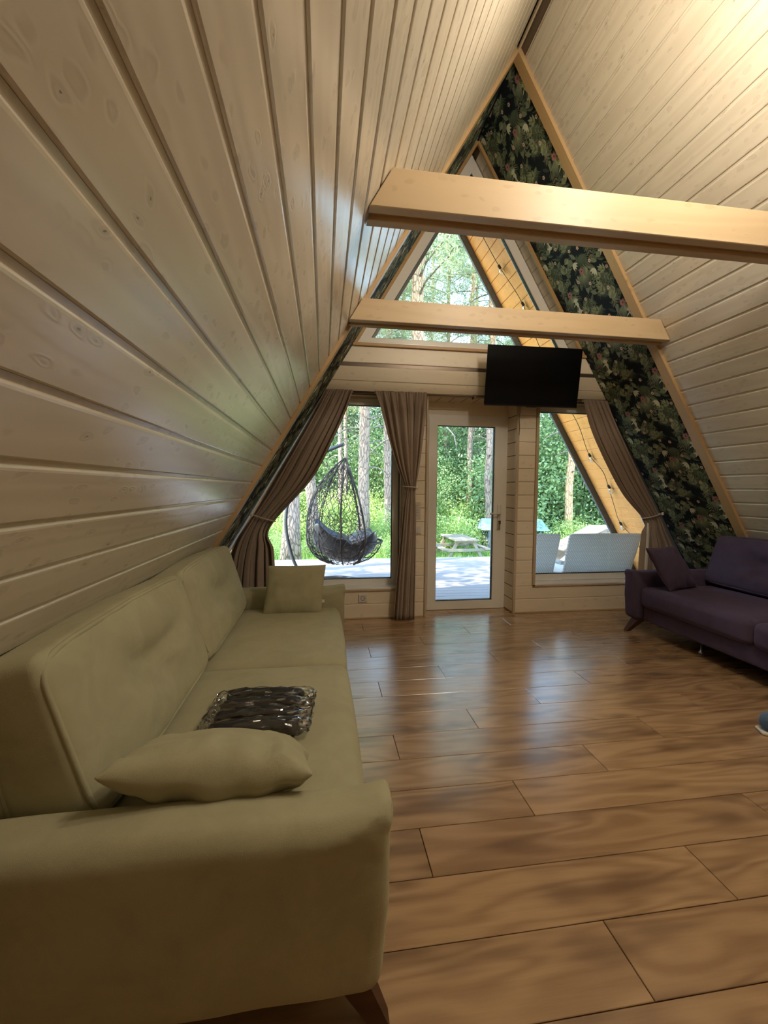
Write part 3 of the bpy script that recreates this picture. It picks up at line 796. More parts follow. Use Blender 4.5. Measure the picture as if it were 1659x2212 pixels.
# ================================================================== FURNITURE
# ---- long two seat sofa; x = 0 is the front of the arms, the back goes to -x, length along y
SLEN = 2.29
def rot_pt(P, c, a):   # rotate in the x,z plane about c
    x, z = P.x - c[0], P.z - c[1]; return Vector((c[0] + x * math.cos(a) - z * math.sin(a), P.y, c[1] + x * math.sin(a) + z * math.cos(a)))
def make_sofa(label, mat, loc, rz, legmat):
    root = thing('sofa', label, 'sofa', loc, rz)
    for end in (0, 1):
        sgn = -1 if end == 0 else 1
        def fn(P, uvw):
            x, yy, z = P
            wf_, wt = max(0, min(1, (uvw[0] - .55) / .45)), max(0, min(1, (uvw[2] - .35) / .65))
            z += .035 * wf_ ** 3 * wt; x += .022 * wf_ * wt ** 3 - .018 * max(0, -uvw[2]) * max(0, uvw[0])
            yy += sgn * .012 * wt + .004 * mnoise.noise(Vector((x * 6, z * 9, end * 3.)))
            yy *= 1 - .25 * wf_ ** 3 * wt
            if wf_ > .3 and wt > .3: yy += .004 * math.sin(x * 120 + z * 90)
            return Vector((x, yy, z))
        V, F = softbox(.95, .155, .415, .042, 24, (.0, .012, .012), fn)
        yc_ = .088 if end == 0 else SLEN - .088
        ob('armrest', mesh('armrest', V, F, mat, True), root, T(-.475, yc_, .3275))
    V, F = softbox(.84, SLEN - .34, .15, .02, 10, (.004, 0, 0)); ob('base', mesh('base', V, F, mat, True), root, T(-.50, SLEN / 2, .195))
    V, F = softbox(.16, SLEN - .34, .46, .04, 10); 
    V = [tuple(rot_pt(Vector(v), (0, -.2), R(9))) for v in V]
    ob('back_frame', mesh('back_frame', V, F, mat, True), root, T(-.865, SLEN / 2, .36))
    for k in (0, 1):
        y0, y1 = (.172, SLEN / 2 - .003) if k == 0 else (SLEN / 2 + .003, SLEN - .172)
        def fs(P, uvw, k=k):
            x, yy, z = P
            if uvw[2] > 0: z += .004 * mnoise.noise(Vector((x * 5, yy * 5, k * 7.))) - .010 * max(0, uvw[0] - .6)
            z -= .006 * math.exp(-((yy - (y1 - y0) / 2 + .03) / .03) ** 2) * max(0, uvw[0]) * abs(math.sin(x * 40)) * .4
            return Vector((x, yy, z))
        V, F = softbox(.70, y1 - y0, .175, .045, 22, (.012, .004, .022), fs)
        ob('seat_cushion', mesh('seat_cushion', V, F, mat, True), root, T(-.385, (y0 + y1) / 2, .338))
        # back cushion: wedge leaning against the frame
        w = y1 - y0 + .006; hgt = .44
        def fb(P, uvw, k=k, w=w, hgt=hgt):
            x, yy, z = P
            x = (x + .10) * (1 - .22 * (z / hgt + .5)) - .10 if x > -.1 else x
            front = max(0, uvw[0])
            rr = math.hypot(yy / .30, z / .16); an = math.atan2(z, yy)
            x -= front * .052 * math.exp(-rr * rr * 4) + front * .014 * math.exp(-(rr - .5) ** 2 * 3) * math.sin(an * 5 + 1.2 * math.sin(an * 3 + k))
            x += front * .005 * mnoise.noise(Vector((yy * 14, z * 7, k * 5.)))
            z += .012 * math.exp(-((yy) / .35) ** 2) * max(0, uvw[2]) + .02 * max(0, uvw[2]) * (-.3)
            return rot_pt(Vector((x, yy, z)), (0, -hgt / 2), R(12))
        V, F = softbox(.20, w, hgt, .035, 26, (.028, .008, .008), fb)
        bc = ob('back_cushion', mesh('back_cushion', V, F, mat, True), root, T(-.755, (y0 + y1) / 2, .43 + hgt / 2 + .005))
        for xe, nm in ((.1, 'front'), (-.1, 'rear')):
            loop = []
            m_ = 64; rad = .075
            for i in range(m_):
                a = 2 * math.pi * i / m_; ca, sa = math.cos(a), math.sin(a)
                e = .22; yy = (w / 2 - .008) * math.copysign(abs(ca) ** e, ca); zz = (hgt / 2 - .008) * math.copysign(abs(sa) ** e, sa)
                loop.append(fb(Vector((xe - .012 * (1 if xe > 0 else -1), yy, zz)), (0, yy / (w / 2), zz / (hgt / 2))))
            pm = MB(); pm.tube(loop, .0078, 8, True); pm.build('piping', mat, bc, True)
    for lx, ly, tx, ty in ((-.10, .11, -.015, .065), (-.10, SLEN - .11, -.015, SLEN - .065), (-.82, .11, -.86, .07), (-.82, SLEN - .11, -.86, SLEN - .07)):
        q = MB(); a, b = .040, .020
        q.hexa([(tx - b, ty - b, 0), (tx + b, ty - b, 0), (tx + b, ty + b, 0), (tx - b, ty + b, 0), (lx - a, ly - a, .128), (lx + a, ly - a, .128), (lx + a, ly + a, .128), (lx - a, ly + a, .128)])
        q.build('leg', legmat, root)
    for ly in (SLEN * .28, SLEN * .72):
        q = MB(); q.lathe([(.014, 0), (.018, .004), (.018, .012), (.008, .02), (.008, .125)], 12, 0, T(-.20, ly, 0))
        o = q.build('foot', M['metal'], root, True); o['label'] = 'small chrome support foot'
    return root
make_sofa('long khaki green velour sofa against the left sloping wall', M['green'], (.15, .862, 0), 0, M['darkleg'])
make_sofa('dark plum purple velour sofa against the right sloping wall', M['purple'], (2.70, 3.472, 0), math.pi, M['darkleg'])

def pillow(label, w, h, t, mat, Mx, seed, shear=0, pinch=.075, crumple=.012, tuft=0.):
    o = ob('throw_pillow', pillow_mesh(w, h, t, mat, 30, pinch, seed, shear, crumple, tuft), None, Mx)
    return tag(o, label, 'pillow')
def basis(o, ex, ey):
    ex = Vector(ex).normalized(); ey = Vector(ey); ey = (ey - ex * ey.dot(ex)).normalized(); return FR(o, ex, ey, ex.cross(ey))
pillow('plump khaki pillow lying tilted against the near sofa arm', .465, .40, .175, M['green'], basis((-.262, 1.14, .520), (1, .04, -.10), (-.06, math.cos(R(27)), -math.sin(R(27)))), 3, .05, .075, .014)
pillow('small square khaki pillow standing against the far sofa arm', .385, .33, .11, M['green'], basis((-.19, 2.87, .575), (1, .02, 0), (.0, .28, 1)), 8, .10, .03, .006, .012)
pillow('small square plum pillow propped in the corner of the purple sofa', .37, .37, .13, M['purple'], basis((2.895, 3.14, .612), (1, .30, 0), (0.0, .30, 1)), 5, -.45, .04)
tg = MB(); tg.box(-.003, .022, -.001, .001, 0, .02); 
o = tg.build('care_tag', M['lining'], None, False, None)
fp = [x for x in bpy.data.objects if x.get('label', '').startswith('small square khaki')][0]
o.parent = fp; o.matrix_local = FR((.175, -.07, 0), (1, 0, 0), (0, 0, 1), (0, -1, 0)) 

# ---- four packets in crinkled film on the khaki sofa
labs = ['wrapped black packet nearest the plump pillow', 'second wrapped black packet from the plump pillow', 'third wrapped black packet from the plump pillow', 'wrapped black packet farthest from the plump pillow']
for i in range(4):
    yc_ = 1.385 + i * .071; xo = -.225 + .004 * i
    root = thing('wrapped_packet', labs[i] + ' on the khaki sofa', 'packet', (xo, yc_, .443), R([2, -1, 1, -2][i]), 'film-wrapped black packets on the khaki sofa')
    def fk(P, uvw, i=i):
        P = Vector(P); P.z += .006 * mnoise.noise(Vector((P.x * 14 + i * 5, P.y * 20, 1))) + (.012 if uvw[2] > 0 else 0) * math.exp(-(P.y / .03) ** 2)
        P.y += .006 * math.sin(P.x * 19 + i); return P
    V, F = softbox(.285, .052, .046, .018, 14, (0, 0, .006), fk)
    ob('black_contents', mesh('black_contents', V, F, M['black'], True), root, T(0, 0, .022))
    def ff(P, uvw, i=i):
        P = Vector(P); e = abs(uvw[0]) ** 3
        n1 = mnoise.noise(Vector((P.x * 60 + i * 9, P.y * 70, P.z * 70))); n2 = mnoise.noise(Vector((P.x * 60 - i * 4, P.y * 60 + 9, P.z * 60)))
        P.z *= 1 - .5 * e; P.z += .008 * n1 + .008 * e * n2; P.y += .010 * n2; P.y *= 1 + .15 * e; P.x += .012 * n2 * e; return P
    V, F = softbox(.365, .066, .056, .02, 18, (0, 0, .004), ff)
    F = [t_ for f in F for t_ in ((f[0], f[1], f[2]), (f[0], f[2], f[3]))]
    ob('film_wrapper', mesh('film_wrapper', V, F, M['film'], False), root, T(0, 0, .03))

# ---- television on its bracket
tv = thing('television', 'flat black television mounted above the door', 'television', (1.953, 3.792, 2.322))
tilt = math.atan2(.075, .523); Mt = Matrix.Rotation(R(-1.2), 4, 'Z') @ Matrix.Rotation(tilt, 4, 'X')
TW, TH = .925, .53
ob('screen', prism([(0, 0), (TW, 0), (TW, TH), (0, TH)], .012, .0015, M['tv_screen'], 'screen'), tv, Mt @ FR((-TW / 2, 0, -TH / 2), (1, 0, 0), (0, 0, 1), (0, -1, 0)))
q = MB(); q.box(-TW / 2, TW / 2, -.002, .0, -TH / 2 - .012, -TH / 2 + .001); q.box(-TW / 2 + .06, TW / 2 - .06, .012, .045, -TH / 2 + .04, TH / 2 - .09)
q.build('housing', M['tv_body'], tv, False, Mt)
q = MB(); q.box(-.05, .05, -.006, 0, -TH / 2 - .018, -TH / 2 - .012); q.build('sensor_strip', M['tv_body'], tv, False, Mt)
q = MB(); q.box(-.12, .12, .16, .22, -.10, .12); q.box(-.03, .03, .03, .2, -.03, .03); q.box(-.15, .15, .04, .055, -.14, .14); q.build('wall_bracket', M['blackmetal'], tv)

# ---- curtain rods and curtains
def rod(name, x0, x1, z0, z1, label):
    r_ = thing(name, label, 'curtain rod', (x0, 3.955, z0), group=None)
    for dy, dz in ((0, 0), (.03, .012)):
        q = MB(); q.tube([(0, dy, dz), (x1 - x0, dy, z1 - z0 + dz)], .0065, 10); q.build('rail', M['rod'], r_, True)
    for xx in (.05, (x1 - x0) / 2, x1 - x0 - .05):
        q = MB(); q.box(xx - .006, xx + .006, -.005, .062, -.012, .02); q.build('bracket', M['rod'], r_)
rod('curtain_rod', .02, 2.86, 2.146, 2.158, 'long bronze double rod above the door and windows')
def curtain(label, Lp, Rp, nfold, amp, y0, bottom_amp=None, tie_t=None, rows=70, cols=150, seed=0, tie_side=1, header=.05):
    Ls = cr(Lp, rows); Rs = cr(Rp, rows); r = random.Random(seed)
    ph = [r.uniform(0, 6.28) for _ in range(6)]; V = []; F = []
    for i in range(rows):
        t = i / (rows - 1)
        w = np.linalg.norm(Rs[i] - Ls[i]); squeeze = math.exp(-((t - tie_t) / .07) ** 2)
        for j in range(cols):
            u = j / (cols - 1)
            uu = u + .022 * math.sin(u * 11 + ph[0] + t * 2.2) * math.sin(math.pi * u)
            a = 2 * math.pi * nfold * uu
            fold = math.sin(a + ph[1]) * .62 + .32 * math.sin(a * .53 + ph[2] + 1.2 * t) + .22 * math.sin(a * 1.9 + ph[3] - t)
            am = amp * (1 - .45 * squeeze) * min(1, .25 + t / .12)
            if bottom_amp and t > tie_t: am += (bottom_amp - amp) * min(1, (t - tie_t) / .3)
            head = .0045 * math.sin(a * 3.1 + ph[4]) * max(0, 1 - t / .16)
            P = Ls[i] * (1 - u) + Rs[i] * u
            V.append((P[0] + .35 * am * math.cos(a + ph[1]) * (.3 + .7 * math.sin(math.pi * u)), y0 + am * fold + head, P[1] + (.002 * math.sin(a * 3) if i == 0 else 0)))
    for i in range(rows - 1):
        for j in range(cols - 1):
            a = i * cols + j; F.append((a, a + cols, a + cols + 1, a + 1))
    root = thing('curtain', label, 'curtain', (0, 0, 0))
    me = mesh('curtain_cloth', V, F, M['curtain'], True)
    o = ob('cloth', me, root); sm = o.modifiers.new('t', 'SOLIDIFY'); sm.thickness = .003
    q = MB(); q.tube([(Lp[0][0] - .005, y0 + .02, Lp[0][1] - .012), (Rp[0][0] + .005, y0 + .02, Rp[0][1] - .012)], .011, 10); q.build('header_tape', M['curtain'], root, True)
    # tie cord round the waist
    k = int(tie_t * (rows - 1)); A, B = Ls[k], Rs[k]; c = (A + B) / 2; hw = np.linalg.norm(B - A) / 2 + .008; dirv = (B - A) / np.linalg.norm(B - A)
    loop = []
    for i in range(28):
        a = 2 * math.pi * i / 28; p = c + dirv * hw * math.cos(a); loop.append((p[0], y0 + (amp * .75 + .014) * math.sin(a), p[1] + .0))
    q = MB(); q.tube(loop, .0058, 8, True); tie = q.build('tie_cord', M['rope'], root, True); tie['label'] = 'cream tie cord'
    e = c + dirv * hw * tie_side
    q = MB()
    V_, F_ = softbox(.026, .02, .034, .0099, 8); q.add([(v[0] + e[0], v[1] + y0 - .03, v[2] + e[1]) for v in V_], F_); b = q.build('button', M['lining'], tie, True)
    return root
curtain('brown curtain swept left to the sloping wall behind the khaki sofa',
        [(.020, 2.158), (-.13, 1.88), (-.33, 1.53), (-.52, 1.20), (-.645, .985), (-.79, .76), (-.86, .50), (-.90, .10)],
        [(.266, 2.160), (.203, 1.969), (.095, 1.725), (-.10, 1.35), (-.475, .905), (-.45, .70), (-.435, .45), (-.42, .10)], 7, .034, 3.925, .040, .565, seed=2, tie_side=-1)
curtain('brown curtain tied in the middle between the left window and the door',
        [(.470, 2.160), (.532, 1.967), (.605, 1.70), (.675, 1.49), (.762, 1.245), (.748, 1.10), (.722, .80), (.690, .45), (.660, .008)],
        [(.962, 2.163), (.945, 1.90), (.915, 1.62), (.885, 1.40), (.862, 1.245), (.868, 1.05), (.872, .80), (.872, .45), (.868, .008)], 6, .036, 3.925, .030, .485, seed=5, tie_side=1)
c3 = curtain('brown curtain swept right to the sloping wall by the purple sofa',
        [(2.556, 2.158), (2.68, 1.821), (2.865, 1.481), (3.04, 1.215), (3.285, .945), (3.265, .82), (3.25, .60), (3.24, .10)],
        [(2.815, 2.155), (2.965, 1.88), (3.13, 1.59), (3.30, 1.29), (3.470, .985), (3.56, .82), (3.68, .60), (3.80, .10)], 6, .030, 3.925, .036, .555, seed=9, tie_side=1)
q = MB(); q.tube([(3.30, 3.90, .93), (3.292, 3.885, .8), (3.285, 3.885, .5), (3.29, 3.89, .1)], [.012, .018, .02, .02], 8, flat=.3)
o = q.build('lining', M['lining'], c3, True); o['label'] = 'pale lining edge'

# ---- socket, switches, card
so = thing('wall_socket', 'cream round-pin wall socket beside the far khaki armrest', 'socket', (.377, Y2, .202))
ob('plate', prism(rect(.082, .082), .010, .004, M['white'], 'plate'), so, FR((-.041, -.010, -.041), (1, 0, 0), (0, 0, 1), (0, -1, 0)))
q = MB(); q.lathe([(.020, -.004), (.0235, 0.0), (.0235, .003), (.020, .003), (.019, -.006), (.001, -.006)], 24, 0, FR((0, -.0085, 0), (1, 0, 0), (0, 0, 1), (0, -1, 0))); q.build('socket_well', M['rod'], so, True)
q = MB()
for dx in (-.0095, .0095): q.lathe([(.003, 0), (.003, .001)], 8, 0, FR((dx, -.0145, 0), (1, 0, 0), (0, 0, 1), (0, -1, 0)))
q.build('pin_holes', M['black'], so)
cd = thing('notice_card', 'cream notice card with faint grey lines right of the middle curtain', 'card', (.905, Y2, 1.045))
ob('sheet', prism(rect(.062, .17), .002, .0004, M['card'], 'sheet'), cd, FR((-.031, -.003, -.085), (1, 0, 0), (0, 0, 1), (0, -1, 0)))
for i in range(7):
    w_ = [.03, .022, .034, .028, .034, .018, .026][i]
    ob('printed_line', prism(rect(w_, .0025), .0006, .0001, M['ink'], 'printed_line'), cd, FR((-.02, -.0037, .05 - i * .016), (1, 0, 0), (0, 0, 1), (0, -1, 0)))
q = thing('light_switch', 'beige double switch plate below the notice card', 'switch', (.908, Y2, .86))
ob('plate', prism(rect(.07, .08), .009, .003, M['white'], 'plate'), q, FR((-.035, -.009, -.04), (1, 0, 0), (0, 0, 1), (0, -1, 0)))
for dx in (-.028, .002): ob('rocker', prism(rect(.026, .06), .004, .002, M['white'], 'rocker'), q, FR((dx, -.013, -.03), (1, 0, 0), (0, 0, 1), (0, -1, 0)))
# loose cable hanging from the television bracket
q = MB(); q.tube([tuple(p) for p in cr([(1.925, 3.99, 2.2), (1.93, 3.993, 2.06), (1.918, 3.994, 1.97), (1.925, 3.994, 1.88), (1.921, 3.994, 1.80)], 24)], .0022, 6)
tag(q.build('cable', M['rod'], None, True), 'thin brown cable hanging beside the door below the television', 'cable')

# ---- slipper cut by the right edge
sl = thing('slipper', 'blue plush slipper on the floor at the right edge', 'slipper', (2.38, 1.80, 0), R(-25))
def fsl(P, uvw):
    P = Vector(P); P.y *= 1 - .25 * abs(uvw[0]) ** 2; P.z *= .6 + .4 * (1 - max(0, uvw[0])) ; P += Vector((0, 0, .003 * mnoise.noise(P * 90))); return P
V, F = softbox(.25, .10, .10, .045, 16, (0, 0, 0), fsl)
M['plush'] = fabric('blue_plush', (.10, .17, .27), weave=300, sheen=1.0, bumpd=.006)
ob('upper', mesh('upper', V, F, M['plush'], True), sl, T(0, 0, .060))
V, F = softbox(.255, .102, .016, .007, 10, (0, 0, 0), lambda P, u: Vector((P[0], P[1] * (1 - .25 * abs(u[0]) ** 2), P[2]))); ob('sole', mesh('sole', V, F, M['lining'], True), sl, T(0, 0, .0085))

# ---- lamps hanging behind the viewer (the room's own warm light)
for i, (lx, ly, lz, lab) in enumerate(((1.44, 1.55, 3.55, 'warm globe pendant hanging higher, farther into the room'), (1.62, .96, 3.3, 'warm globe pendant hanging lower, above the near end of the khaki sofa'))):
    L = thing('pendant_lamp', lab, 'lamp', (lx, ly, lz), group='globe pendants under the ridge')
    q = MB(); q.tube([(0, 0, .09), (0, 0, H - lz - .03)], .004, 6); q.build('cord', M['black'], L)
    q = MB(); q.lathe([(.09 * math.sin(math.pi * k / 12) + .001, -.09 * math.cos(math.pi * k / 12)) for k in range(13)], 20)
    t = NT('lamp_globe_%d' % i); t.b.inputs['Emission Color'].default_value = (1, .74, .45, 1); t.b.inputs['Emission Strength'].default_value = 12
    g = q.build('globe', t.m, L, True)
    ld = bpy.data.lights.new('lamp_light', 'POINT'); ld.energy = LAMP_W * (1.1, 1.35)[i]; ld.color = (1, .90, .76); ld.shadow_soft_size = .12
    lo = bpy.data.objects.new('lamp_light', ld); COL.objects.link(lo); lo.parent = L; lo.location = (0, 0, -.2)
# ================================================================== OUTSIDE
GZ = -.5
dk = MB(); dk.box(-3.5, 7.5, YK + .02, 8.05, -.30, -.125)
deck = tag(dk.build('deck', M['deck']), 'weathered grey deck in front of the windows', 'deck', kind='structure')
yy = YK + .01; i = 0
r = random.Random(4)
while yy < 8.05:
    xs = [-3.5 + r.uniform(1.5, 3.5)]
    while xs[-1] < 7.5: xs.append(xs[-1] + 4.0)
    x0 = -3.5
    for x1 in xs:
        x1 = min(x1, 7.5); slab('deck_board', x1 - x0 - .004, .137, .025, T(x0, yy, -.10), 'deck', deck, .004); x0 = x1
    yy += .142
# ground
n = 60; V = []; F = []
for i in range(n + 1):
    for j in range(n + 1):
        x = -40 + 90 * i / n; y_ = -12 + 70 * j / n
        V.append((x, y_, GZ + .10 * mnoise.noise(Vector((x * .3, y_ * .3, 0))) * (1 if y_ > 9 else .2)))
for i in range(n):
    for j in range(n):
        a = i * (n + 1) + j; F.append((a, a + n + 1, a + n + 2, a + 1))
tag(ob('ground', mesh('ground', V, F, M['ground'], True)), 'forest ground around the deck', 'ground', kind='structure')

def tri_mesh(name, V, F, mat):
    me = bpy.data.meshes.new(name); V = np.asarray(V, np.float32); F = np.asarray(F, np.int32)
    me.vertices.add(len(V)); me.vertices.foreach_set('co', V.ravel())
    me.loops.add(F.size); me.loops.foreach_set('vertex_index', F.ravel())
    me.polygons.add(len(F)); me.polygons.foreach_set('loop_start', np.arange(0, F.size, F.shape[1]))
    me.materials.append(mat); me.update(calc_edges=True); me.validate(); return me
def leaves(name, P, size, mat, seed, up=.35, asp=.55):
    """a folded leaf (two triangles) at every point"""
    g = np.random.default_rng(seed); n = len(P)
    a = g.normal(size=(n, 3)); a /= np.linalg.norm(a, axis=1)[:, None]
    b = g.normal(size=(n, 3)); b[:, 2] += up; b -= a * (a * b).sum(1)[:, None]; b /= np.linalg.norm(b, axis=1)[:, None]
    c = np.cross(a, b); s = size * g.uniform(.6, 1.25, (n, 1))
    V = np.stack([P - a * s * .5, P + b * s * asp * .5 - c * s * .12, P + a * s * .5, P - b * s * asp * .5 - c * s * .12], 1).reshape(-1, 3)
    k = np.arange(n)[:, None] * 4; F = np.concatenate([k + [0, 1, 2], k + [0, 2, 3]], 0)
    return tri_mesh(name, V, F, mat)
def blob_points(n, rad, seed, clumps=26, tight=.24, shell=.55):
    g = np.random.default_rng(seed); d = g.normal(size=(clumps, 3)); d /= np.linalg.norm(d, axis=1)[:, None]
    c = d * g.uniform(shell, 1.0, (clumps, 1)); idx = g.integers(0, clumps, n)
    P = c[idx] + g.normal(size=(n, 3)) * tight; return P * np.array(rad)
# ---- trees: trunk with bark, needled or leafed branches
def trunk_part(parent, h, r0, r1, mat, seed, lean=(0, 0), nseg=14, name='trunk'):
    r = random.Random(seed); pts = []; rs = []
    for i in range(nseg + 1):
        t = i / nseg; pts.append((lean[0] * t * h + .05 * r.uniform(-1, 1) * (t > 0), lean[1] * t * h, t * h)); rs.append(r0 * (1 - t) + r1 * t + (r0 * .35 * math.exp(-t * h / .25)))
    q = MB(); q.tube(pts, rs, 14); return q.build(name, mat, parent, True)
def branch_curves(h0, h1, nb, ln, seed, droop=.15):
    r = random.Random(seed); out = []
    for i in range(nb):
        z = h0 + (h1 - h0) * (i + r.random()) / nb; a = r.uniform(0, 6.28); L = ln * r.uniform(.6, 1.1) * (1 - .35 * (z - h0) / (h1 - h0))
        pts = []; 
        for k in range(6):
            t = k / 5; pts.append((math.cos(a + .25 * math.sin(t * 3)) * L * t, math.sin(a + .2 * math.sin(t * 2)) * L * t, z + .35 * L * t - droop * L * t * t * 2.6))
        out.append(pts)
    return out
def pine(x, y, h, r0, seed, label, mat='bark', crown=(5.5, 11), nb=26, ln=2.3, lean=(0, 0), needles=1.0, group=None, dead=8, gz=None):
    t = thing('pine_tree', label, 'tree', (x, y, GZ if gz is None else gz), group=group)
    trunk_part(t, h, r0, r0 * .45, M[mat], seed, lean)
    bc = branch_curves(crown[0], min(crown[1], h), nb, ln, seed)
    dc = branch_curves(crown[0] * .45, crown[0], dead, ln * .6, seed + 5, .3)
    q = MB()
    for pts in bc + dc:
        pts = [(p[0] + lean[0] * p[2], p[1] + lean[1] * p[2], p[2]) for p in pts]
        q.tube(pts, [.032 * (1 - .8 * k / 5) * (r0 / .15) ** .5 for k in range(6)], 5)
    o = q.build('branches', M['barkD'], t, True); o['kind'] = 'stuff'
    if needles:
        g = np.random.default_rng(seed); P = []
        for pts in bc:
            A = np.array(pts)
            for k in range(int(13 * needles)):
                tt = g.uniform(.3, 1.0) * 5; i0 = min(int(tt), 4); c = A[i0] + (A[i0 + 1] - A[i0]) * (tt - i0)
                c = c + np.array([lean[0] * c[2], lean[1] * c[2], 0]) + g.normal(size=3) * [.30, .30, .14]
                P.append(c + g.normal(size=(30, 3)) * .10)
        P = np.concatenate(P); me = leaves('needles', P, .17, M['needle'], seed, .2, .10)
        o = ob('needles', me, t); o['kind'] = 'stuff'
    return t
pine(-.72, 9.4, 13, .19, 1, 'thick pine trunk just left of the hanging chair, beyond the deck', ln=2.6, crown=(6, 12))
pine(-.30, 11.2, 14, .15, 2, 'pine trunk seen behind the left edge of the hanging basket', ln=2.2, crown=(5.5, 12))
pine(1.14, 12.0, 15, .17, 3, 'grey-brown pine trunk right of the hanging chair', ln=2.4, crown=(5, 13))
pine(.62, 15.0, 15, .085, 4, 'slender pale pine behind the top of the hanging chair', ln=1.8, crown=(6, 13))
pine(.86, 16.5, 16, .08, 21, 'second slender pine behind the hanging chair, slightly right', ln=1.8, crown=(7, 14))
pine(2.28, 10.3, 14, .20, 5, 'tall pine left of centre in the gable window', ln=2.6, crown=(6.2, 13), nb=22, gz=GZ)
pine(1.95, 12.8, 14, .13, 6, 'second pine trunk in the gable window, behind the tall one', ln=2.2, crown=(6.5, 13))
pine(5.35, 15.0, 15, .11, 7, 'straight pine trunk in the middle of the door glass', ln=2.0, crown=(6, 13))
pine(5.25, 13.0, 15, .12, 8, 'rough pine trunk at the right edge of the door glass', ln=2.2, crown=(6, 13))
pine(7.46, 12.0, 13, .12, 9, 'sunlit orange pine trunk seen through the right window', 'barkR', ln=2.0, crown=(5, 12))
for i, (x, y_, h) in enumerate(((5.0, 17, 15), (6.9, 19, 16), (3.4, 20, 15), (8.6, 18, 16), (0.2, 21, 16), (-1.6, 17, 15), (10.5, 16, 14), (5.9, 23, 17), (2.9, 15.5, 14.5))):
    pine(x, y_, h, .11, 30 + i, 'distant pine among the trees behind the clearing', crown=(5, 15), nb=34, ln=2.4, needles=1.0, group='distant pines beyond the clearing', dead=4)
# unseen pines added left of the deck to dapple it with shade
for i, (x, y_) in enumerate(((-4.6, 5.6), (-5.8, 8.6), (-3.9, 10.6))):
    pine(x, y_, 12, .16, 60 + i, ['unseen pine added left of the deck near the house', 'unseen pine added left of the deck farther out', 'unseen pine added beyond the left end of the deck'][i], crown=(4.5, 11), nb=26, ln=2.4, needles=.9)

# ---- leafy shrubs and trees
def foliage_set(name, mat, n, rad, size, seeds, **kw):
    return [leaves(name, blob_points(n, rad, s, **kw), size, M[mat], s) for s in seeds]
fA = foliage_set('foliage', 'leafA', 5200, (1.0, .8, .75), .085, (1, 2, 3), tight=.26)
fB = foliage_set('foliage', 'leafB', 9000, (1.5, 1.2, 1.8), .11, (4, 5, 6), tight=.22, clumps=40)
fD = foliage_set('foliage', 'leafB', 1300, (2.0, 1.9, 1.9), .15, (14, 15), tight=.13, clumps=30, shell=.2)
fC = foliage_set('foliage', 'leafC', 11000, (2.2, 1.6, 3.4), .16, (7, 8, 9), tight=.2, clumps=60)
def shrub(x, y, z, s, fol, name, label, cat, group, seed, stem=True):
    r = random.Random(seed); t = thing(name, label, cat, (x, y, GZ), r.uniform(0, 6.28), group)
    o = ob('foliage', fol, t, Matrix.Translation((0, 0, z - GZ)) @ Matrix.Diagonal((s, s, s * r.uniform(.85, 1.15), 1)))
    o['kind'] = 'stuff'
    q = MB(); q.tube([(0, 0, 0), (.05, .03, (z - GZ) * .5), (0, 0, z - GZ)], [.05 * s, .04 * s, .02 * s], 6); q.build('stem', M['barkD'], t, True)
    return t
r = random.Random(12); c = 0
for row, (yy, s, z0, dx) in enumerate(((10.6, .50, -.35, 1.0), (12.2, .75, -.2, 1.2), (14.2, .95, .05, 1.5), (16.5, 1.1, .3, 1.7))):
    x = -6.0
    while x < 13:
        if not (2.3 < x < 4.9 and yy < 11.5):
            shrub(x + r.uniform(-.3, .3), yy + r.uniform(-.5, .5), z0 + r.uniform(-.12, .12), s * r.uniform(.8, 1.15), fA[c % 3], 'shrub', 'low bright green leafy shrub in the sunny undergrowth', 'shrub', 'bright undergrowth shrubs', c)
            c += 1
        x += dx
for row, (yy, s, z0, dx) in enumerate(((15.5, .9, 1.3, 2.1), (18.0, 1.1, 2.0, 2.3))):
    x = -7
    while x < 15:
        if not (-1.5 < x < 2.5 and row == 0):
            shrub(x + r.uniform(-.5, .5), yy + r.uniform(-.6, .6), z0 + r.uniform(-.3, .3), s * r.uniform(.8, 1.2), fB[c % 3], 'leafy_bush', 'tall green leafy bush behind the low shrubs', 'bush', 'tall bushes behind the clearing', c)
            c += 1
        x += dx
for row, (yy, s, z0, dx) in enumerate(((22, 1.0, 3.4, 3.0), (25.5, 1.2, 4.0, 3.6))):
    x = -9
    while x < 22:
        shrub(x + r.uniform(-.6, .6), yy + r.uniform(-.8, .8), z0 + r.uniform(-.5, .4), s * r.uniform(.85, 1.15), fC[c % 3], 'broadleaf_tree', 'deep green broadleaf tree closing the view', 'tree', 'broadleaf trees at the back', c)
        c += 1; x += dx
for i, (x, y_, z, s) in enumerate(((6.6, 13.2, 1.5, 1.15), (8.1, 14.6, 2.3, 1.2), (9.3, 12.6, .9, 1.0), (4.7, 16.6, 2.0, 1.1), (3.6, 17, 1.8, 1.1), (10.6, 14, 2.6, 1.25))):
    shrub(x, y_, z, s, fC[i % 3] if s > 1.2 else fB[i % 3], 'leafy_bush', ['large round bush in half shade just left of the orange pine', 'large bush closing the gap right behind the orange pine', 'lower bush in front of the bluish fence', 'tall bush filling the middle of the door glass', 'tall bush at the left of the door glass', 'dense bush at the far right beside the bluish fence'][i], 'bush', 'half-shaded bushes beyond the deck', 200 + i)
for i, (x, y_, z, s) in enumerate(((-3.9, 4.2, 6.4, 1.1), (-2.6, 7.6, 6.8, .85))):  # sparse crowns added out of view, breaking the sun into dapples on the deck
    shrub(x, y_, z, s, fD[i % 2], 'broadleaf_tree', 'unseen broadleaf tree added beside the house to shade the deck', 'tree', 'unseen trees added to shade the deck from the left', 300 + i)
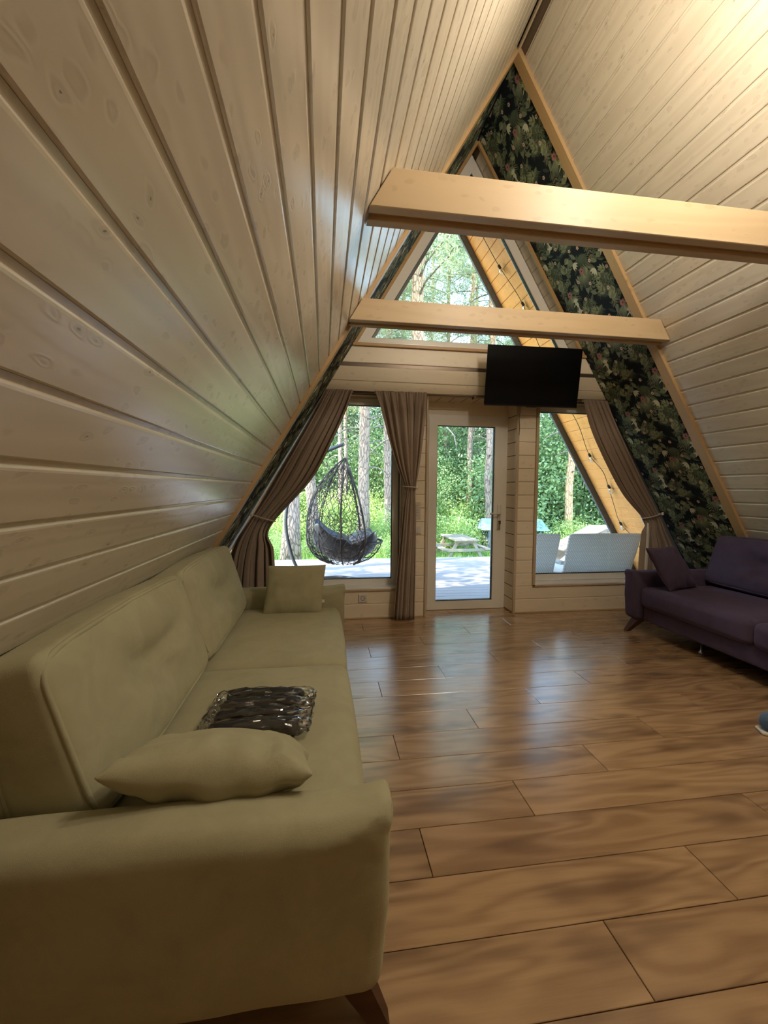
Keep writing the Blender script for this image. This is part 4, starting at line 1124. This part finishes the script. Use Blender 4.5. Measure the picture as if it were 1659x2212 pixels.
# grass
g = np.random.default_rng(5); N = 42000
gx = g.uniform(-5, 11, N); gy = 8.15 + g.uniform(0, 1, N) ** 1.3 * 9; hh = g.uniform(.06, .2, N)
P = np.stack([gx, gy, np.full(N, GZ)], 1); an = g.uniform(0, 6.28, N); w_ = .012
A = P + np.stack([np.cos(an) * w_, np.sin(an) * w_, np.zeros(N)], 1); B = P - np.stack([np.cos(an) * w_, np.sin(an) * w_, np.zeros(N)], 1)
C_ = P + np.stack([g.normal(size=N) * .05, g.normal(size=N) * .05, hh], 1)
V = np.stack([A, B, C_], 1).reshape(-1, 3); F = np.arange(3 * N).reshape(-1, 3)
tag(ob('meadow_grass', tri_mesh('meadow_grass', V, F, M['grass'])), 'bright green grass and weeds beyond the deck', 'grass', kind='stuff')

# ---- hanging egg chair on its curved stand
egg = thing('hanging_basket_chair', 'dark woven hanging egg chair outside the left window', 'chair', (.28, 6.0, -.10))
EX, EZ = .02, .28                                  # centre offset, bottom height above the deck
def esurf(phi, t):
    """t 0 bottom .. 1 apex; phi 0 = open front towards +x"""
    ca = math.cos(phi); p = 1.15 + 1.5 * (1 - ca) * .5; zz = EZ + 1.51 * t
    tm = .27
    if t < tm: rr = math.sqrt(max(0, 1 - ((tm - t) / tm) ** 2)) ** .8
    else: rr = max(0, 1 - ((t - tm) / (1 - tm)) ** p)
    Rr = .54 * (1 + .0 * ca)
    return Vector((EX + rr * Rr * ca, rr * Rr * math.sin(phi) * .92, zz))
ribs = [R(a) for a in (62, 95, 128, 160, 195, 228, 262, 298)]
q = MB()
for a in ribs:
    th = .015 if a in (ribs[0], ribs[-1]) else .007
    q.tube([esurf(a, .02 + .975 * k / 30) for k in range(31)], th, 6)
q.build('basket_frame', M['net'], egg, True)
fr_ = MB(); fr_.tube([esurf(R(-62 + 124 * k / 16), .22) for k in range(17)], .016, 7); fr_.build('front_rim', M['net'], egg, True)
net = MB(); rr_ = random.Random(3)
rows_, cols_ = 22, 30
pts = {}
for i in range(rows_ + 1):
    for j in range(cols_ + 1):
        t_ = .03 + .90 * (i / rows_) ; a = R(62 + 236 * (j + (.5 if i % 2 else 0)) / cols_)
        pts[i, j] = esurf(min(a + R(rr_.uniform(-3, 3)), R(298)), t_ + rr_.uniform(-.012, .012))
for i in range(rows_):
    for j in range(cols_):
        a = pts[i, j]
        for (k, l) in ((i + 1, j), (i + 1, j + (1 if i % 2 else -1))):
            if (k, l) in pts and rr_.random() < .72: net.tube([a, pts[k, l]], .0038, 4, caps=False)
        if rr_.random() < .35: net.tube([a, pts[i, j + 1]], .0038, 4, caps=False)
for i in range(26):                                    # woven bowl all round under the seat
    for t_ in (.05, .10, .15, .2):
        a, b = R(360 * i / 26), R(360 * (i + 1) / 26)
        net.tube([esurf(a, t_), esurf(b, t_ + rr_.uniform(-.03, .03))], .004, 4, caps=False)
    net.tube([esurf(R(360 * i / 26), .01 + .21 * k / 4) for k in range(5)], .0035, 4, caps=False)
o = net.build('woven_net', M['net'], egg); o['kind'] = 'stuff'
def fc(P, uvw):
    P = Vector(P); rr = math.hypot(P.x, P.y) / .5
    P.z += .30 * rr ** 2.2 * (1.0 - .3 * (P.x > 0)); P.z += .012 * math.sin(P.x * 24) * math.sin(P.y * 22) * (uvw[2] > 0); return P
V, F = softbox(.92, .86, .17, .08, 18, (0, 0, .03), fc)
V = [(v[0] * (1 - .12 * (abs(v[1]) / .43) ** 2), v[1] * (1 - .12 * (abs(v[0]) / .46) ** 2), v[2]) for v in V]
cu = ob('seat_cushion', mesh('seat_cushion', V, F, M['padding'], True), egg, T(EX, 0, EZ + .15)); cu['label'] = 'glossy black padded cushion'
V, F = softbox(.34, .5, .20, .07, 12, (.02, .02, .03)); ob('cushion_pad', mesh('cushion_pad', V, F, M['padding'], True), egg, T(EX + .22, .02, EZ + .34) @ Matrix.Rotation(R(-18), 4, 'Y'))
q = MB(); q.tube([(EX, 0, EZ + 1.50), (EX, 0, 1.90)], .005, 6); q.tube([(EX + .02 * math.cos(k * .9), .02 * math.sin(k * .9), 1.86 + k * .008) for k in range(12)], .003, 5)
q.build('hanger', M['metal'], egg, True)
stand = thing('chair_stand', 'curved charcoal metal stand holding the hanging egg chair', 'stand', (.28, 6.0, -.10))
arc = cr([(-.42, .25, .02), (-.60, .18, .12), (-.74, .10, .45), (-.80, .04, .95), (-.66, .0, 1.52), (-.40, 0, 1.79), (.01, 0, 1.985)], 40)
q = MB(); q.tube(arc, [.03] * 40, 10, flat=.8); q.build('curved_pole', M['blackmetal'], stand, True)
q = MB(); q.tube([(.38 * math.cos(a) - .12, .38 * math.sin(a), .02) for a in [2 * math.pi * k / 40 for k in range(40)]], .02, 8, True); q.tube([(-.49, .12, .02), (.25, -.06, .02)], .018, 8); q.build('base_ring', M['blackmetal'], stand, True)

# ---- white wicker armchair and sofa seen from behind
def wicker_seat(name, label, x0, x1, y0):
    w = x1 - x0; t = thing(name, label, 'sofa' if w > .6 else 'chair', (x0, y0, -.10), 0)
    def lean(P, u): P = Vector(P); P.x *= 1 - .02 * (u[2] < 0); return Vector((P.x, P.y - P.z * .30, P.z))
    V, F = softbox(w, .045, .52, .02, 12, (0, 0, .004), lean)
    ob('backrest', mesh('backrest', V, F, M['wicker'], True), t, T(w / 2, .12, .605))
    V, F = softbox(w, .55, .22, .02, 8); ob('seat_base', mesh('seat_base', V, F, M['wicker'], True), t, T(w / 2, .45, .22))
    for sx_ in (.03, w - .03):
        V, F = softbox(.06, .5, .05, .02, 8); a = ob('armrest', mesh('armrest', V, F, M['wicker'], True), t, T(sx_, .46, .50))
        V, F = softbox(.06, .05, .2, .015, 6); ob('arm_post', mesh('arm_post', V, F, M['wicker'], True), t, T(sx_, .68, .40))
    V, F = softbox(w - .16, .48, .09, .035, 10, (0, 0, .01)); c_ = ob('seat_cushion', mesh('seat_cushion', V, F, M['sill'], True), t, T(w / 2, .44, .37)); c_['label'] = 'pale seat cushion'
    for lx in (.05, w - .05):
        for ly in (.22, .66):
            q = MB(); q.box(lx - .02, lx + .02, ly - .02, ly + .02, 0, .12); q.build('leg', M['wicker'], t)
    return t
wicker_seat('wicker_armchair', 'white wicker armchair at the left of the right window', 2.2, 2.655, 4.38)
wicker_seat('wicker_sofa', 'wide white wicker sofa outside the right window', 2.765, 3.66, 4.38)

# ---- picnic table on the grass
pt = thing('picnic_table', 'small weathered wooden picnic table beyond the deck', 'table', (3.47, 10.5, GZ), R(0))
for i in range(4): slab('table_plank', 1.36, .145, .03, FR((-.305 + .152 * (i + 1) - .004, -.68, .53), (0, 1, 0), (-1, 0, 0), (0, 0, 1)), 'oldwood', pt, .003)
for sx_ in (-.62, .47):
    slab('bench_plank', 1.36, .15, .03, FR((sx_ + .15, -.68, .31), (0, 1, 0), (-1, 0, 0), (0, 0, 1)), 'oldwood', pt, .003)
for yq in (-.55, .5):
    bar('cross_bar', (-.6, yq, .265), (.6, yq, .265), .03, .07, 'oldwood', pt); bar('top_bar', (-.28, yq, .475), (.28, yq, .475), .03, .06, 'oldwood', pt)
    for s_ in (-1, 1): bar('leg', (s_ * .46, yq + .035, 0), (s_ * .18, yq + .035, .50), .035, .07, 'oldwood', pt, (1, 0, .3))
# ---- blue-grey covered garden shelter beyond
gs = thing('garden_shelter', 'blue-grey roofed garden shelter right of the picnic table', 'shelter', (4.45, 11.5, GZ))
q = MB(); q.add([(0, 0, .62), (.12, .3, .92), (2.0, .3, .88), (2.1, 0, .58), (0, -.02, .60), (2.1, -.02, .56), (.12, .7, .6), (2.0, .7, .6)], [(0, 3, 2, 1), (0, 1, 6), (3, 7, 2), (1, 2, 7, 6), (0, 4, 5, 3)]); q.build('canopy', M['tarp'], gs)
for px_ in (.28, 1.85):
    q = MB(); q.box(px_ - .03, px_ + .03, .05, .11, 0, .66); q.box(px_ - .03, px_ + .03, .55, .61, 0, .62); q.build('post', M['fascia'], gs)
V, F = softbox(1.6, .45, .5, .06, 8); ob('side_panel', mesh('side_panel', V, F, M['fascia'], True), gs, T(1.05, .35, .26))
# ---- low slope-sided timber lean-to behind the wicker sofa
ts = thing('timber_box', 'low timber box with a sloping left side behind the wicker sofa', 'box', (3.75, 6.2, -.10))
for i in range(4): slab('plank', .62, .118, .022, T(.78, .0 + i * .12, .75 + .004 * i), 'oldwood', ts, .003)
for i in range(5):
    fr_, L_ = beam_between((.02 + i * .15, .22, .40 + i * .072), (.02 + i * .15 + .14, .22, .40 + i * .072 + .067), .46, .022)
    slab('side_plank', L_, .46, .022, fr_, 'oldwood', ts, .003)
for yq in (.02, .44):
    bar('side_board', (.0, yq, .10), (.80, yq, .70), .03, .14, 'oldwood', ts); bar('top_bar', (.78, yq, .70), (1.40, yq, .70), .03, .07, 'oldwood', ts)
    bar('leg', (1.36, yq, 0), (1.36, yq, .70), .05, .05, 'oldwood', ts, (1, 0, 0)); bar('leg', (.75, yq, 0), (.75, yq, .66), .05, .05, 'oldwood', ts, (1, 0, 0))
# ---- fence far behind the orange pine
fe = thing('timber_fence', 'bluish board fence behind the orange pine trunk', 'fence', (8.6, 17.2, GZ), R(-20))
for i in range(26):
    slab('fence_board', 2.3, .15, .02, FR((i * .16, .03 * (i % 2), 0.0), (0, 0, 1), (1, 0, 0), (0, -1, 0)) if False else FR((i * .16 + .15, 0, 0), (0, 0, 1), (-1, 0, 0), (0, -1, 0)), 'fence', fe, .003)
bar('rail', (0, .04, .5), (4.2, .04, .5), .05, .06, 'fence', fe); bar('rail', (0, .04, 1.8), (4.2, .04, 1.8), .05, .06, 'fence', fe)
# ---- string of bulbs under the right overhang
st = thing('string_lights', 'black cable with clear bulbs hanging under the honey-coloured overhang', 'string lights', (0, 0, 0))
def nearS(y, z, h): return SP(1, y, (H - z) / H * SL, h)
bz = [(4.60, 4.10), (4.56, 3.743), (4.50, 3.333), (4.56, 2.9), (4.62, 2.4), (4.57, 2.05), (4.66, 1.712), (4.555, 1.511), (4.60, 1.339), (4.66, 1.1), (4.725, .888), (4.60, .70), (4.58, .45)]
pts_ = [nearS(a, b, .035 + .01 * (i % 2)) for i, (a, b) in enumerate(bz)]
q = MB(); q.tube([tuple(p) for p in cr([tuple(p) for p in pts_], 90)], .0032, 6); q.build('cable', M['black'], st, True)
for i in (1, 2, 4, 6, 8, 10):
    p = pts_[i]; q = MB()
    q.lathe([(.012, 0), (.014, -.005), (.014, -.04), (.011, -.045)], 10, 0, Matrix.Translation(p) @ Matrix.Rotation(R(-35), 4, 'Y')); so_ = q.build('bulb_socket', M['black'], st, True)
    q = MB(); q.lathe([(.012, -.042), (.026, -.060), (.033, -.082), (.027, -.103), (.010, -.116), (.001, -.118)], 12, 0, Matrix.Translation(p) @ Matrix.Rotation(R(-35), 4, 'Y')); q.build('bulb', M['glass'], so_, True)
